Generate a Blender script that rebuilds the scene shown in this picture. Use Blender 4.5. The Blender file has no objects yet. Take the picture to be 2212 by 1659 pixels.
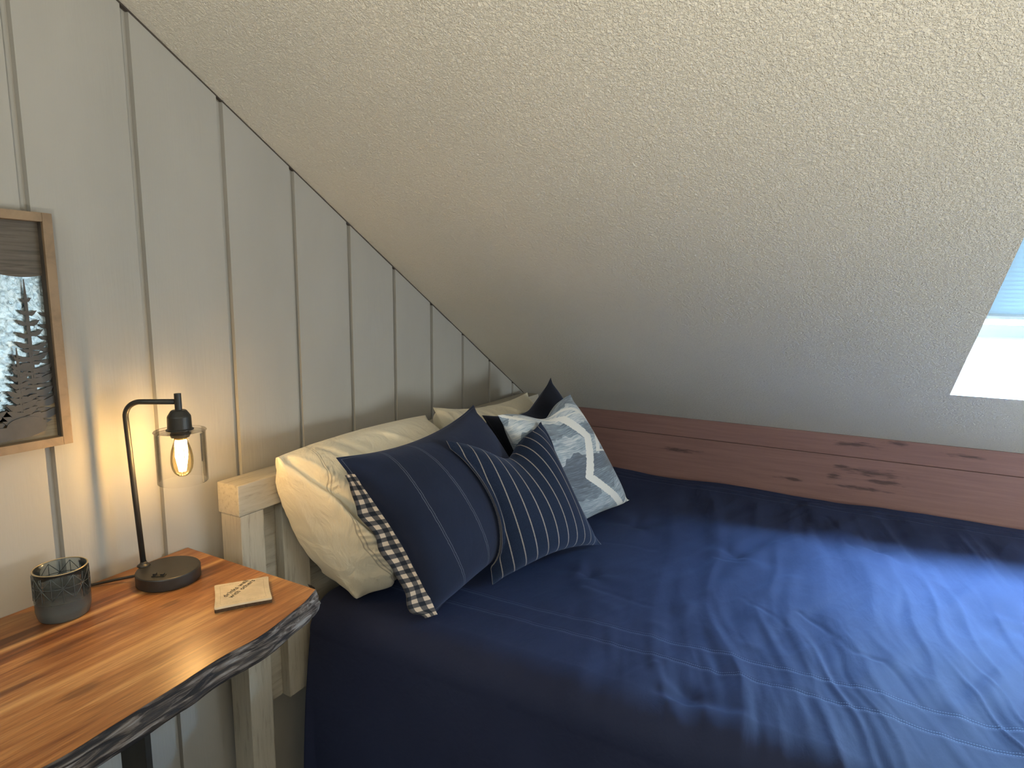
import bpy, bmesh, math, random
import numpy as np
from mathutils import Vector, Matrix

# ------------------------------------------------------------------ camera, world, light, exposure
scene = bpy.context.scene
COL = scene.collection
scene.view_settings.view_transform = 'Standard'
scene.view_settings.look = 'None'
scene.view_settings.use_curve_mapping = False
scene.view_settings.exposure = 0.46
scene.view_settings.gamma = 1.0

CAM = Vector((1.3083, 0.0, 1.42))
A, B, CR, FPX = 0.4991, 0.147, 0.0116, 1329.06
def camera_axes():
    ca, sa, cb, sb, cc, sc = math.cos(A), math.sin(A), math.cos(B), math.sin(B), math.cos(CR), math.sin(CR)
    fw = Vector((-sa*cb, ca*cb, -sb)); r0 = Vector((ca, sa, 0)); u0 = r0.cross(fw)
    return cc*r0+sc*u0, -sc*r0+cc*u0, fw
cr, cu, cf = camera_axes()
cd = bpy.data.cameras.new('camera'); cam = bpy.data.objects.new('camera', cd); COL.objects.link(cam)
cd.sensor_width = 36.0; cd.sensor_fit = 'HORIZONTAL'; cd.lens = FPX/2212*36.0
cd.clip_start = 0.02
M = Matrix((cr, cu, -cf)).transposed().to_4x4(); M.translation = CAM
cam.matrix_world = M
scene.camera = cam

SKY = (0.40, 0.68, 1.0)
SKY_STRENGTH = 400.0
LAMP_EMIT = 170.0
FILL_UPLIGHT = 44.0  # power of the added fill light behind the camera
world = bpy.data.worlds.new('sky'); scene.world = world; world.use_nodes = True
bgn = world.node_tree.nodes['Background']
bgn.inputs[0].default_value = (*SKY, 1); bgn.inputs[1].default_value = SKY_STRENGTH
scene.cycles.max_bounces = 10
scene.cycles.diffuse_bounces = 6
scene.cycles.transparent_max_bounces = 24
scene.cycles.sample_clamp_indirect = 6.0
scene.cycles.caustics_reflective = False
scene.cycles.caustics_refractive = False

# room frame: panelled wall x = 0, knee wall y = YK, ceiling slopes down towards the knee wall
YK, ZK, MS = 2.625, 0.897, 0.583
TH = math.atan(MS)
SV = Vector((0, -math.cos(TH), math.sin(TH)))      # up the slope
NV = Vector((0, math.sin(TH), math.cos(TH)))       # out of the room
KP = Vector((0, YK, ZK))
def ceil_z(y): return ZK + MS*(YK-y)
def sp(x, s, d=0.0): return Vector((x, 0, 0)) + KP + SV*s + NV*d
SKX0, SKX1, SKS0, SKS1, SKD = 1.588, 2.36, 0.470, 1.50, 0.20
RX, RY0 = 2.75, -2.6                                 # far wall x, wall behind the camera
RIDGE_Y = -0.2

def portal(name, loc, xdir, ydir, sx, sy):
    l = bpy.data.lights.new(name, 'AREA'); l.shape = 'RECTANGLE'; l.size = sx; l.size_y = sy
    l.cycles.is_portal = True
    o = bpy.data.objects.new(name, l); COL.objects.link(o)
    x = Vector(xdir).normalized(); y = Vector(ydir).normalized(); z = x.cross(y)
    m = Matrix((x, y, z)).transposed().to_4x4(); m.translation = loc; o.matrix_world = m
    return o
# light portals sit in the window openings, seen and added (they only guide the sampling of the sky)
portal('skylight_portal', sp((SKX0+SKX1)/2, (SKS0+SKS1)/2, SKD+0.03), (1, 0, 0), (0, -SV.y, -SV.z), SKX1-SKX0, SKS1-SKS0)

# ------------------------------------------------------------------ node helpers
def mat(name, base=(0.8, 0.8, 0.8), rough=0.6, metal=0.0, sheen=0.0, sheen_tint=(1, 1, 1), spec=0.5, coat=0.0):
    m = bpy.data.materials.new(name); m.use_nodes = True
    b = m.node_tree.nodes['Principled BSDF']
    b.inputs['Base Color'].default_value = (*base, 1); b.inputs['Roughness'].default_value = rough
    b.inputs['Metallic'].default_value = metal; b.inputs['Specular IOR Level'].default_value = spec
    b.inputs['Sheen Weight'].default_value = sheen; b.inputs['Sheen Tint'].default_value = (*sheen_tint, 1)
    b.inputs['Coat Weight'].default_value = coat
    return m
class NT:
    def __init__(s, m): s.m = m; s.t = m.node_tree; s.b = s.t.nodes['Principled BSDF']
    def n(s, typ, **kw):
        nd = s.t.nodes.new(typ)
        for k, v in kw.items():
            if k.startswith('i_'):
                key = k[2:]
                nd.inputs[int(key) if key.isdigit() else key].default_value = v
            else: setattr(nd, k, v)
        return nd
    def l(s, a, b): s.t.links.new(a, b)
    def coords(s, kind='Object', scale=(1, 1, 1), rot=(0, 0, 0), loc=(0, 0, 0)):
        tc = s.n('ShaderNodeTexCoord'); mp = s.n('ShaderNodeMapping')
        mp.inputs['Scale'].default_value = scale; mp.inputs['Rotation'].default_value = rot; mp.inputs['Location'].default_value = loc
        s.l(tc.outputs[kind], mp.inputs[0]); return mp.outputs[0]
    def noise(s, vec, scale, detail=4, rough=0.55, dist=0.0):
        nd = s.n('ShaderNodeTexNoise'); nd.inputs['Scale'].default_value = scale; nd.inputs['Detail'].default_value = detail
        nd.inputs['Roughness'].default_value = rough; nd.inputs['Distortion'].default_value = dist
        s.l(vec, nd.inputs['Vector']); return nd.outputs['Fac']
    def ramp(s, fac, stops, interp='LINEAR'):
        nd = s.n('ShaderNodeValToRGB'); cr_ = nd.color_ramp; cr_.interpolation = interp
        while len(cr_.elements) < len(stops): cr_.elements.new(0.5)
        for e, (p, c) in zip(cr_.elements, stops):
            e.position = p; e.color = (*c, 1) if len(c) == 3 else c
        s.l(fac, nd.inputs[0]); return nd.outputs[0]
    def math(s, op, a, b=None, c=None):
        nd = s.n('ShaderNodeMath', operation=op)
        for i, v in enumerate((a, b, c)):
            if v is None: continue
            if isinstance(v, (int, float)): nd.inputs[i].default_value = v
            else: s.l(v, nd.inputs[i])
        return nd.outputs[0]
    def mix(s, fac, a, b, blend='MIX'):
        nd = s.n('ShaderNodeMix', data_type='RGBA', blend_type=blend)
        for i, v in ((0, fac), (6, a), (7, b)):
            if isinstance(v, (int, float)): nd.inputs[i].default_value = v
            elif isinstance(v, tuple): nd.inputs[i].default_value = (*v, 1)
            else: s.l(v, nd.inputs[i])
        return nd.outputs[2]
    def bump(s, h, strength, dist=0.01, prev=None):
        nd = s.n('ShaderNodeBump'); nd.inputs['Strength'].default_value = strength; nd.inputs['Distance'].default_value = dist
        s.l(h, nd.inputs['Height'])
        if prev is not None: s.l(prev, nd.inputs['Normal'])
        return nd.outputs[0]
    def sep(s, v):
        nd = s.n('ShaderNodeSeparateXYZ'); s.l(v, nd.inputs[0]); return nd.outputs
    def uv(s):
        return s.sep(s.n('ShaderNodeTexCoord').outputs['UV'])
    def col(s, o): s.l(o, s.b.inputs['Base Color'])
    def nor(s, o): s.l(o, s.b.inputs['Normal'])

# wall paint with faint rough-sawn plywood grain
def wall_mat():
    m = mat('painted_panel', (0.60, 0.56, 0.52), 0.55, spec=0.3); t = NT(m)
    g = t.noise(t.coords(scale=(60, 60, 3.0)), 3.0, 5, 0.6, 0.4)
    big = t.noise(t.coords(scale=(1, 1, 0.4)), 5.0, 3)
    kn = t.noise(t.coords(scale=(1, 1, .5)), 9.0, 2, 0.5, 1.5)
    rough_zone = t.ramp(t.noise(t.coords(), 2.2, 2), [(0.35, (0.12,)*3), (0.7, (1,)*3)])
    h = t.math('MULTIPLY', g, rough_zone)
    b1 = t.bump(h, 0.4, 0.0016)
    b2 = t.bump(kn, 0.12, 0.01, b1)
    t.nor(b2)
    t.col(t.ramp(big, [(0.3, (0.345, 0.338, 0.318)), (0.7, (0.38, 0.372, 0.35))]))
    return m
def ceiling_mat():
    m = mat('textured_ceiling', (0.62, 0.58, 0.53), 0.75, spec=0.25); t = NT(m)
    c = t.coords()
    v = t.n('ShaderNodeTexVoronoi', feature='F1'); v.inputs['Scale'].default_value = 95; v.inputs['Randomness'].default_value = 1
    wob = t.n('ShaderNodeTexNoise'); wob.inputs['Scale'].default_value = 60; t.l(c, wob.inputs['Vector'])
    add = t.n('ShaderNodeVectorMath', operation='MULTIPLY_ADD'); t.l(wob.outputs['Color'], add.inputs[0]); add.inputs[1].default_value = (0.02,)*3; t.l(c, add.inputs[2])
    t.l(add.outputs[0], v.inputs['Vector'])
    n1 = t.noise(c, 210, 3, 0.6, 0.9)
    blob = t.ramp(n1, [(0.42, (0,)*3), (0.62, (1,)*3)])
    lump = t.ramp(v.outputs['Distance'], [(0.1, (1,)*3), (0.6, (0,)*3)])
    h = t.math('ADD', t.math('MULTIPLY', lump, 0.5), blob)
    t.nor(t.bump(h, 0.75, 0.0026))
    t.col(t.ramp(t.noise(c, 1.6, 3), [(0.3, (0.75, 0.72, 0.645)), (0.7, (0.79, 0.76, 0.685))]))
    return m
def knee_mat():
    m = mat('red_brown_board', (0.16, 0.07, 0.05), 0.5, spec=0.4); t = NT(m)
    c = t.coords()
    g = t.noise(t.coords(scale=(2.0, 2, 45)), 2.2, 6, 0.6, 0.6)
    base = t.ramp(g, [(0.2, (0.19, 0.100, 0.086)), (0.5, (0.225, 0.122, 0.106)), (0.8, (0.26, 0.146, 0.127))])
    # knots: dark smudges stretched along the grain
    mask = None
    for (kx, kz, rx_, rz) in [(1.36, .868, .075, .010), (1.30, .735, .022, .011), (1.42, .765, .085, .012), (1.39, .70, .09, .006), (1.33, .775, .03, .008),
                            (0.71, .757, .07, .008), (1.50, .888, .035, .008), (1.70, .868, .05, .006), (1.15, .70, .05, .006), (2.1, .84, .04, .006), (1.46, .735, .06, .009)]:
        mp = t.n('ShaderNodeMapping'); mp.vector_type = 'POINT'
        tcn = t.n('ShaderNodeTexCoord')
        mp.inputs['Location'].default_value = (-kx/rx_, 0, -kz/rz); mp.inputs['Scale'].default_value = (1/rx_, 0, 1/rz)
        t.l(tcn.outputs['Object'], mp.inputs[0])
        ln = t.n('ShaderNodeVectorMath', operation='LENGTH'); t.l(mp.outputs[0], ln.inputs[0])
        d = t.math('ADD', ln.outputs['Value'], t.math('MULTIPLY', t.math('SUBTRACT', t.noise(t.coords(scale=(14, 1, 90)), 1.8, 3), 0.5), 3.2))
        k = t.ramp(d, [(0.25, (1,)*3), (1.3, (0,)*3)]) if False else t.math('MULTIPLY', t.math('SUBTRACT', 1.25, d), 0.8)
        k = t.math('MAXIMUM', k, 0.0)
        mask = k if mask is None else t.math('MAXIMUM', mask, k)
    mask = t.math('MINIMUM', mask, 0.75)
    t.col(t.mix(mask, base, (0.045, 0.028, 0.028)))
    t.nor(t.bump(g, 0.25, 0.002))
    return m
def headboard_mat(sc=(50, 5, 50)):
    m = mat('whitewashed_pine', (0.50, 0.47, 0.41), 0.6, spec=0.3); t = NT(m)
    g = t.noise(t.coords(scale=sc), 2.0, 6, 0.65, 0.3)
    t.col(t.ramp(g, [(0.3, (0.28, 0.25, 0.20)), (0.45, (0.41, 0.375, 0.31)), (0.7, (0.46, 0.425, 0.355))]))
    t.nor(t.bump(g, 0.3, 0.002)); return m
def slab_mat():
    m = mat('acacia_top', (0.4, 0.2, 0.08), 0.33, spec=0.5); t = NT(m)
    c = t.coords(); xyz = t.sep(c)
    wob = t.noise(t.coords(scale=(2, 1.2, 1)), 2.5, 2)
    xx = t.math('ADD', xyz[0], t.math('MULTIPLY', t.math('SUBTRACT', wob, 0.5), 0.012))
    cell = t.math('FLOOR', t.math('MULTIPLY', xx, 11.5))
    wn = t.n('ShaderNodeTexWhiteNoise', noise_dimensions='1D'); t.l(t.math('ADD', cell, 3.0), wn.inputs['W'])
    grain = t.noise(t.coords(scale=(26, 1.6, 26)), 2.4, 7, 0.62, 0.7)
    fine = t.noise(t.coords(scale=(220, 9, 220)), 2.0, 4, 0.6)
    fig = t.noise(t.coords(scale=(7, 1.5, 7)), 1.7, 3, 0.5, 1.0)
    g2 = t.math('ADD', t.math('MULTIPLY', grain, 0.62), t.math('ADD', t.math('MULTIPLY', fig, 0.38), t.math('MULTIPLY', t.math('SUBTRACT', wn.outputs['Value'], 0.5), 0.20)))
    c1 = t.ramp(g2, [(0.30, (0.12, 0.040, 0.015)), (0.43, (0.29, 0.105, 0.034)), (0.54, (0.44, 0.185, 0.060)), (0.66, (0.60, 0.31, 0.12))])
    c2 = t.mix(t.math('MULTIPLY', t.math('SUBTRACT', 0.60, fine), 1.9), c1, (0.12, 0.045, 0.018))
    # pale sapwood streaks beside two joints
    for (sx, wd) in ((0.302, 0.010), (0.128, 0.011)):
        st = t.math('SUBTRACT', 1.0, t.math('MULTIPLY', t.math('ABSOLUTE', t.math('SUBTRACT', xx, sx)), 1/wd))
        st = t.math('MULTIPLY', t.math('MAXIMUM', st, 0.0), 0.85)
        c2 = t.mix(st, c2, (0.66, 0.36, 0.14))
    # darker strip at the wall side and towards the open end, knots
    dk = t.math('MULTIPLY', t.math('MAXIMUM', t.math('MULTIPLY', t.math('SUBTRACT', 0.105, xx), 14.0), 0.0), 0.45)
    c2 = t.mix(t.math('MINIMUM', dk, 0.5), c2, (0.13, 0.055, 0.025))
    for (kx, ky, r1, r2) in ((0.215, 0.655, .010, .02), (0.20, 0.47, .016, .05), (0.255, 0.36, .012, .05), (0.35, 0.43, .014, .03)):
        mp = t.n('ShaderNodeMapping'); mp.inputs['Location'].default_value = (-kx/r1, -ky/r2, 0); mp.inputs['Scale'].default_value = (1/r1, 1/r2, 0)
        t.l(t.n('ShaderNodeTexCoord').outputs['Object'], mp.inputs[0])
        ln = t.n('ShaderNodeVectorMath', operation='LENGTH'); t.l(mp.outputs[0], ln.inputs[0])
        d = t.math('ADD', ln.outputs['Value'], t.math('MULTIPLY', t.math('SUBTRACT', grain, 0.5), 2.5))
        k = t.math('MINIMUM', t.math('MAXIMUM', t.math('SUBTRACT', 1.1, d), 0.0), 0.55)
        c2 = t.mix(k, c2, (0.10, 0.04, 0.02))
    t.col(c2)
    t.nor(t.bump(fine, 0.18, 0.0012))
    return m
def bark_mat():
    m = mat('weathered_bark', (0.2, 0.17, 0.16), 0.7, spec=0.4); t = NT(m)
    a = t.noise(t.coords(scale=(40, 6, 75)), 1.5, 6, 0.6, 1.0)
    b_ = t.noise(t.coords(scale=(6, 3, 6)), 2.0, 3)
    s_ = t.math('ADD', t.math('MULTIPLY', a, 0.8), t.math('MULTIPLY', b_, 0.2))
    t.col(t.ramp(s_, [(0.42, (0.008, 0.007, 0.010)), (0.47, (0.035, 0.027, 0.024)), (0.53, (0.12, 0.097, 0.086)), (0.64, (0.28, 0.27, 0.27))]))
    t.nor(t.bump(a, 0.8, 0.006)); return m
def fabric(name, base, sheen=0.3, tint=(1, 1, 1), weave=900, rough=0.85, fold=0.0, spec=0.2):
    m = mat(name, base, rough, sheen=sheen, sheen_tint=tint, spec=spec); t = NT(m)
    c = t.coords()
    w = t.noise(c, weave, 2, 0.5)
    nb = t.bump(w, 0.12, 0.0005)
    if fold:
        f = t.noise(t.coords(scale=(1, 1, 0.6)), 22, 4, 0.55, 1.2)
        nb = t.bump(f, fold, 0.008, nb)
    t.nor(nb); t.nb = nb
    return m, t
def simple_noise_mat(name, c1, c2, scale, rough, metal=0.0, bump=0.1, spec=0.5):
    m = mat(name, c1, rough, metal, spec=spec); t = NT(m)
    n_ = t.noise(t.coords(), scale, 3)
    t.col(t.ramp(n_, [(0.35, c1), (0.65, c2)])); t.nor(t.bump(n_, bump, 0.001)); return m
def clear_glass(name, tint=(1, 1, 1), gloss=0.12, ior=1.45):
    """thin blown glass: see-through with Fresnel reflections (no refraction of the scene behind)"""
    m = bpy.data.materials.new(name); m.use_nodes = True; t = m.node_tree; t.nodes.clear()
    o = t.nodes.new('ShaderNodeOutputMaterial'); tr = t.nodes.new('ShaderNodeBsdfTransparent'); gl = t.nodes.new('ShaderNodeBsdfGlossy')
    lw = t.nodes.new('ShaderNodeLayerWeight'); mx = t.nodes.new('ShaderNodeMixShader'); ml = t.nodes.new('ShaderNodeMath')
    nz = t.nodes.new('ShaderNodeTexNoise'); nz.inputs['Scale'].default_value = 8; bp = t.nodes.new('ShaderNodeBump'); bp.inputs['Strength'].default_value = 0.05
    t.links.new(nz.outputs['Fac'], bp.inputs['Height']); t.links.new(bp.outputs[0], gl.inputs['Normal'])
    lw.inputs['Blend'].default_value = gloss; ml.operation = 'MULTIPLY'; ml.inputs[1].default_value = 0.8
    tr.inputs[0].default_value = (*tint, 1); gl.inputs['Roughness'].default_value = 0.02
    t.links.new(lw.outputs['Fresnel'], ml.inputs[0]); lw.inputs['Blend'].default_value = gloss
    t.links.new(ml.outputs[0], mx.inputs[0]); t.links.new(tr.outputs[0], mx.inputs[1]); t.links.new(gl.outputs[0], mx.inputs[2]); t.links.new(mx.outputs[0], o.inputs[0])
    return m

MT = {}
MT['wall'] = wall_mat(); MT['ceil'] = ceiling_mat(); MT['knee'] = knee_mat(); MT['head'] = headboard_mat()
MT['post'] = headboard_mat((50, 50, 5)); MT['slab'] = slab_mat(); MT['bark'] = bark_mat()
MT['plain'] = simple_noise_mat('painted_plaster', (0.60, 0.57, 0.52), (0.63, 0.60, 0.55), 3, 0.8)
MT['shaft'] = simple_noise_mat('white_shaft_paint', (0.80, 0.80, 0.80), (0.84, 0.84, 0.84), 6, 0.6)
MT['floor'] = simple_noise_mat('brown_carpet', (0.07, 0.05, 0.035), (0.10, 0.07, 0.05), 14, 0.5)
MT['crack'] = simple_noise_mat('dark_gap', (0.05, 0.04, 0.035), (0.07, 0.06, 0.05), 30, 0.9)
MT['black'] = simple_noise_mat('matt_black_metal', (0.020, 0.019, 0.018), (0.026, 0.025, 0.023), 60, 0.42, 0.0, 0.05)
MT['steel'] = simple_noise_mat('black_steel', (0.012, 0.011, 0.010), (0.018, 0.017, 0.016), 20, 0.5)
MT['sash'] = simple_noise_mat('sash_paint', (0.62, 0.66, 0.66), (0.66, 0.70, 0.70), 20, 0.5)

# ------------------------------------------------------------------ mesh helpers
def link(name, me, material, parent=None, smooth=False):
    o = bpy.data.objects.new(name, me); COL.objects.link(o)
    if material: me.materials.append(material)
    if smooth:
        me.polygons.foreach_set('use_smooth', [True]*len(me.polygons))
    if parent: o.parent = parent
    return o
def obj(name, bm, material, parent=None, smooth=False):
    me = bpy.data.meshes.new(name); bmesh.ops.recalc_face_normals(bm, faces=bm.faces); bm.to_mesh(me); bm.free()
    return link(name, me, material, parent, smooth)
def add_box(bm, x0, x1, y0, y1, z0, z1, bev=0.0):
    r = bmesh.ops.create_cube(bm, size=1.0)
    vs = r['verts']
    for v in vs:
        v.co = Vector((x0+(v.co.x+.5)*(x1-x0), y0+(v.co.y+.5)*(y1-y0), z0+(v.co.z+.5)*(z1-z0)))
    if bev:
        es = list({e for v in vs for e in v.link_edges})
        bmesh.ops.bevel(bm, geom=es, offset=bev, segments=2, profile=0.7, affect='EDGES')
def tag(o, label=None, cat=None, group=None, kind=None):
    if label: o['label'] = label
    if cat: o['category'] = cat
    if group: o['group'] = group
    if kind: o['kind'] = kind
    return o
def thing(name, label, cat, loc, group=None):
    o = bpy.data.objects.new(name, None); o.empty_display_size = 0.05; COL.objects.link(o); o.location = loc
    return tag(o, label, cat, group)
def reparent(o, parent):
    o.parent = parent; o.matrix_parent_inverse = Matrix.Translation(parent.location).inverted()
    return o
def struct(name, bm, m, parent=None, smooth=False):
    o = obj(name, bm, m, parent, smooth); o['kind'] = 'structure'; return o
def quads(bm, pts, faces):
    vs = [bm.verts.new(p) for p in pts]
    for f in faces: bm.faces.new([vs[i] for i in f])
    return vs
def lathe(bm, prof, seg=64, cx=0, cy=0, cz=0, sx=1.0, sy=1.0, close=False):
    rings = []
    for (r, z) in prof:
        rings.append([bm.verts.new((cx+r*sx*math.cos(2*math.pi*k/seg), cy+r*sy*math.sin(2*math.pi*k/seg), cz+z)) for k in range(seg)])
    n = len(rings)
    for i in range(n if close else n-1):
        a, b = rings[i], rings[(i+1) % n]
        for k in range(seg):
            bm.faces.new([a[k], a[(k+1) % seg], b[(k+1) % seg], b[k]])
    return rings
def cap(bm, ring): bm.faces.new(ring)
def tube(bm, pts, r, seg=16, caps=True):
    pts = [Vector(p) for p in pts]; rings = []
    up = Vector((0.13, 0.31, 0.94)).normalized(); prev = None
    for i, p in enumerate(pts):
        d = (pts[min(i+1, len(pts)-1)] - pts[max(i-1, 0)]).normalized()
        if prev is None:
            a = d.cross(up if abs(d.dot(up)) < .95 else Vector((1, 0, 0))).normalized()
        else:
            a = (prev - d*prev.dot(d)).normalized()
        prev = a; b = d.cross(a)
        rr = r[i] if isinstance(r, (list, tuple)) else r
        rings.append([bm.verts.new(p + (a*math.cos(2*math.pi*k/seg)+b*math.sin(2*math.pi*k/seg))*rr) for k in range(seg)])
    for a, b in zip(rings, rings[1:]):
        for k in range(seg): bm.faces.new([a[k], a[(k+1) % seg], b[(k+1) % seg], b[k]])
    if caps: cap(bm, rings[0][::-1]); cap(bm, rings[-1])
def grid_mesh(name, P, material, parent=None, uv=None, smooth=True, thick=0.0):
    """P: (m, n, 3) array of points -> one quad mesh"""
    m, n = P.shape[:2]
    idx = np.arange(m*n).reshape(m, n)
    f = np.stack([idx[:-1, :-1], idx[1:, :-1], idx[1:, 1:], idx[:-1, 1:]], -1).reshape(-1, 4)
    me = bpy.data.meshes.new(name); me.from_pydata(P.reshape(-1, 3).tolist(), [], f.tolist())
    if uv is not None:
        l = me.uv_layers.new(name='UVMap'); vi = np.empty(len(me.loops), int); me.loops.foreach_get('vertex_index', vi)
        l.data.foreach_set('uv', uv.reshape(-1, 2)[vi].astype(np.float32).ravel())
    o = link(name, me, material, parent, smooth)
    if thick:
        md = o.modifiers.new('thickness', 'SOLIDIFY'); md.thickness = thick; md.offset = 0
    return o
rng = np.random.RandomState(7)
_lat = rng.rand(512, 512)
def vnoise(x, y, seed=0):
    """smooth value noise in [-1, 1]"""
    x = np.asarray(x, float) + seed*17.31; y = np.asarray(y, float) + seed*9.77
    xi = np.floor(x).astype(int); yi = np.floor(y).astype(int); fx = x-xi; fy = y-yi
    fx = fx*fx*fx*(fx*(fx*6-15)+10); fy = fy*fy*fy*(fy*(fy*6-15)+10)
    g = lambda a, b: _lat[a % 512, b % 512]
    v = (g(xi, yi)*(1-fx)+g(xi+1, yi)*fx)*(1-fy) + (g(xi, yi+1)*(1-fx)+g(xi+1, yi+1)*fx)*fy
    return v*2-1
def fbm(x, y, seed=0, oct=4, gain=0.5):
    s = 0; a = 1.0; t = 0
    for o in range(oct):
        s = s + a*vnoise(x*2**o, y*2**o, seed+o*3); t += a; a *= gain
    return s/t
def ridge(x, y, seed=0, oct=2):
    s = 0; a = 1.0; t = 0
    for o in range(oct):
        s = s + a*(1-np.abs(vnoise(x*2**o, y*2**o, seed+o*5))*2.2).clip(0, 1); t += a; a *= .5
    return s/t

# ------------------------------------------------------------------ the room
def build_room():
    # panelled wall: boards with square grooves every 8 in, cut to the slope of the ceiling
    bm = bmesh.new(); GD, GW = 0.011, 0.016
    ys = []
    n0 = -17
    g = [0.787+0.2032*n for n in range(n0, 11)]
    prof = [(RY0, 0.0)]
    for gy in g:
        if gy-GW < RY0 or gy > YK: continue
        prof += [(gy-GW, 0.0), (gy-GW+0.0012, -GD), (gy-0.0015, -GD), (gy, 0.0)]
    prof += [(YK, 0.0)]
    lo, hi = [], []
    def top(y):
        z = ceil_z(y) if y > RIDGE_Y else ceil_z(RIDGE_Y) - 0.5*(RIDGE_Y-y)
        return z - 0.0035
    yy = []
    for (y, x) in prof:
        yy.append((y, x))
    # add ridge break
    yy2 = []
    for a, b in zip(yy, yy[1:]):
        yy2.append(a)
        if a[0] < RIDGE_Y < b[0]: yy2.append((RIDGE_Y, a[1]))
    yy2.append(yy[-1]); yy = yy2
    zs = [0.0, 0.4, 0.8, 1.2]
    for (y, x) in yy:
        lo.append(bm.verts.new((x, y, 0))); hi.append(bm.verts.new((x, y, top(y))))
    for i in range(len(yy)-1): bm.faces.new([lo[i], lo[i+1], hi[i+1], hi[i]])
    # back skin so that the wall has thickness
    bl = [bm.verts.new((-0.06, y, 0)) for y, x in yy]; bh = [bm.verts.new((-0.06, y, top(y)+.04)) for y, x in yy]
    for i in range(len(yy)-1):
        bm.faces.new([bl[i+1], bl[i], bh[i], bh[i+1]]); bm.faces.new([hi[i], hi[i+1], bh[i+1], bh[i]]); bm.faces.new([lo[i+1], lo[i], bl[i], bl[i+1]])
    bm.faces.new([lo[0], hi[0], bh[0], bl[0]]); bm.faces.new([lo[-1], bl[-1], bh[-1], hi[-1]])
    struct('wall_left', bm, MT['wall'])
    bm = bmesh.new(); prev = None  # dark solid strip laid in the wall-ceiling gap as its shade line
    for yv in np.linspace(RIDGE_Y, YK-.01, 160):
        w_ = 0.0040+0.0016*float(vnoise(np.array(yv*9), np.array(0.5), 4)); zc = ceil_z(yv)
        ring = [bm.verts.new((0.0012, yv, zc-w_)), bm.verts.new((0.0012, yv, zc-.0002)), bm.verts.new((-.008, yv, zc-.0002)), bm.verts.new((-.008, yv, zc-w_))]
        if prev:
            for q in range(4): bm.faces.new([prev[q], prev[(q+1) % 4], ring[(q+1) % 4], ring[q]])
        prev = ring
    struct('gap_shade_strip', bm, MT['crack'])
    # sloped ceiling with the skylight hole, 2 cm thick
    bm = bmesh.new(); S1 = (YK-RIDGE_Y)/math.cos(TH)
    xs = [-0.052, SKX0, SKX1, RX+0.1]; ss = [-0.06, SKS0, SKS1, S1]
    vt = {}
    for d in (0, 0.02):
        for i, x in enumerate(xs):
            for j, s in enumerate(ss): vt[i, j, d] = bm.verts.new(sp(x, s, d))
    for i in range(3):
        for j in range(3):
            if (i, j) == (1, 1): continue
            bm.faces.new([vt[i, j, 0], vt[i+1, j, 0], vt[i+1, j+1, 0], vt[i, j+1, 0]])
            bm.faces.new([vt[i, j+1, .02], vt[i+1, j+1, .02], vt[i+1, j, .02], vt[i, j, .02]])
    for (a, b) in (((0, 0), (3, 0)), ((3, 0), (3, 3)), ((3, 3), (0, 3)), ((0, 3), (0, 0))):
        pass
    struct('ceiling', bm, MT['ceil'])
    # other slope behind the camera
    bm = bmesh.new(); zr = ceil_z(RIDGE_Y); ze = zr-0.5*(RIDGE_Y-RY0)
    hx0, hx1, hy0, hy1 = 0.9, 2.3, -1.9, -0.9
    xs = [-0.06, hx0, hx1, RX+.1]; ysl = [RIDGE_Y, hy1, hy0, RY0-.1]
    f = lambda y: zr-0.5*(RIDGE_Y-y)
    vv = [[bm.verts.new((x, y, f(y))) for y in ysl] for x in xs]
    for i in range(3):
        for j in range(3):
            if (i, j) == (1, 1): continue
            bm.faces.new([vv[i][j], vv[i][j+1], vv[i+1][j+1], vv[i+1][j]])
    o = struct('ceiling_rear', bm, MT['ceil'])
    md = o.modifiers.new('thickness', 'SOLIDIFY'); md.thickness = 0.03; md.offset = 1
    # unseen window added in the rear slope as fill from behind the camera
    bm = bmesh.new()
    for (a0, a1, b0, b1) in ((hx0, hx0+.05, hy0, hy1), (hx1-.05, hx1, hy0, hy1), (hx0, hx1, hy0, hy0+.05), (hx0, hx1, hy1-.05, hy1)):
        p = [(a0, b0), (a1, b0), (a1, b1), (a0, b1)]
        v = [bm.verts.new((x, y, f(y)+d)) for d in (0, .06) for x, y in p]
        for q in ([0, 1, 2, 3], [7, 6, 5, 4], [0, 4, 5, 1], [1, 5, 6, 2], [2, 6, 7, 3], [3, 7, 4, 0]): bm.faces.new([v[k] for k in q])
    w2 = struct('fill_window_rear', bm, MT['sash'])
    bm = bmesh.new(); v = [bm.verts.new((x, y, f(y)+.04)) for x, y in ((hx0+.05, hy0+.05), (hx1-.05, hy0+.05), (hx1-.05, hy1-.05), (hx0+.05, hy1-.05))]
    bm.faces.new(v); struct('pane', bm, MT['milk'], w2)
    c = Vector(((hx0+hx1)/2, (hy0+hy1)/2, f((hy0+hy1)/2)+.08)); up = Vector((0, 1, .5)).normalized()
    portal('rear_fill_portal', c, (1, 0, 0), up, hx1-hx0, (hy1-hy0)*1.118)
    # knee wall of wide boards
    bm = bmesh.new(); add_box(bm, -0.06, RX+.1, YK+0.004, YK+0.05, 0, ZK+.02)
    wk = struct('wall_back', bm, MT['knee'])
    bm = bmesh.new(); add_box(bm, 0.0, RX, YK-0.006, YK+0.004, 0.0, 0.816, 0.002)
    struct('wide_board', bm, MT['knee'], wk)
    bm = bmesh.new(); add_box(bm, 0.0, RX, YK-0.011, YK+0.004, 0.8185, ZK-0.001+.004, 0.003)
    struct('trim_1', bm, MT['knee'])
    # other walls and floor
    bm = bmesh.new(); wy0, wy1, wz0, wz1 = 1.10, 2.20, 0.68, 1.12
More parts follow.
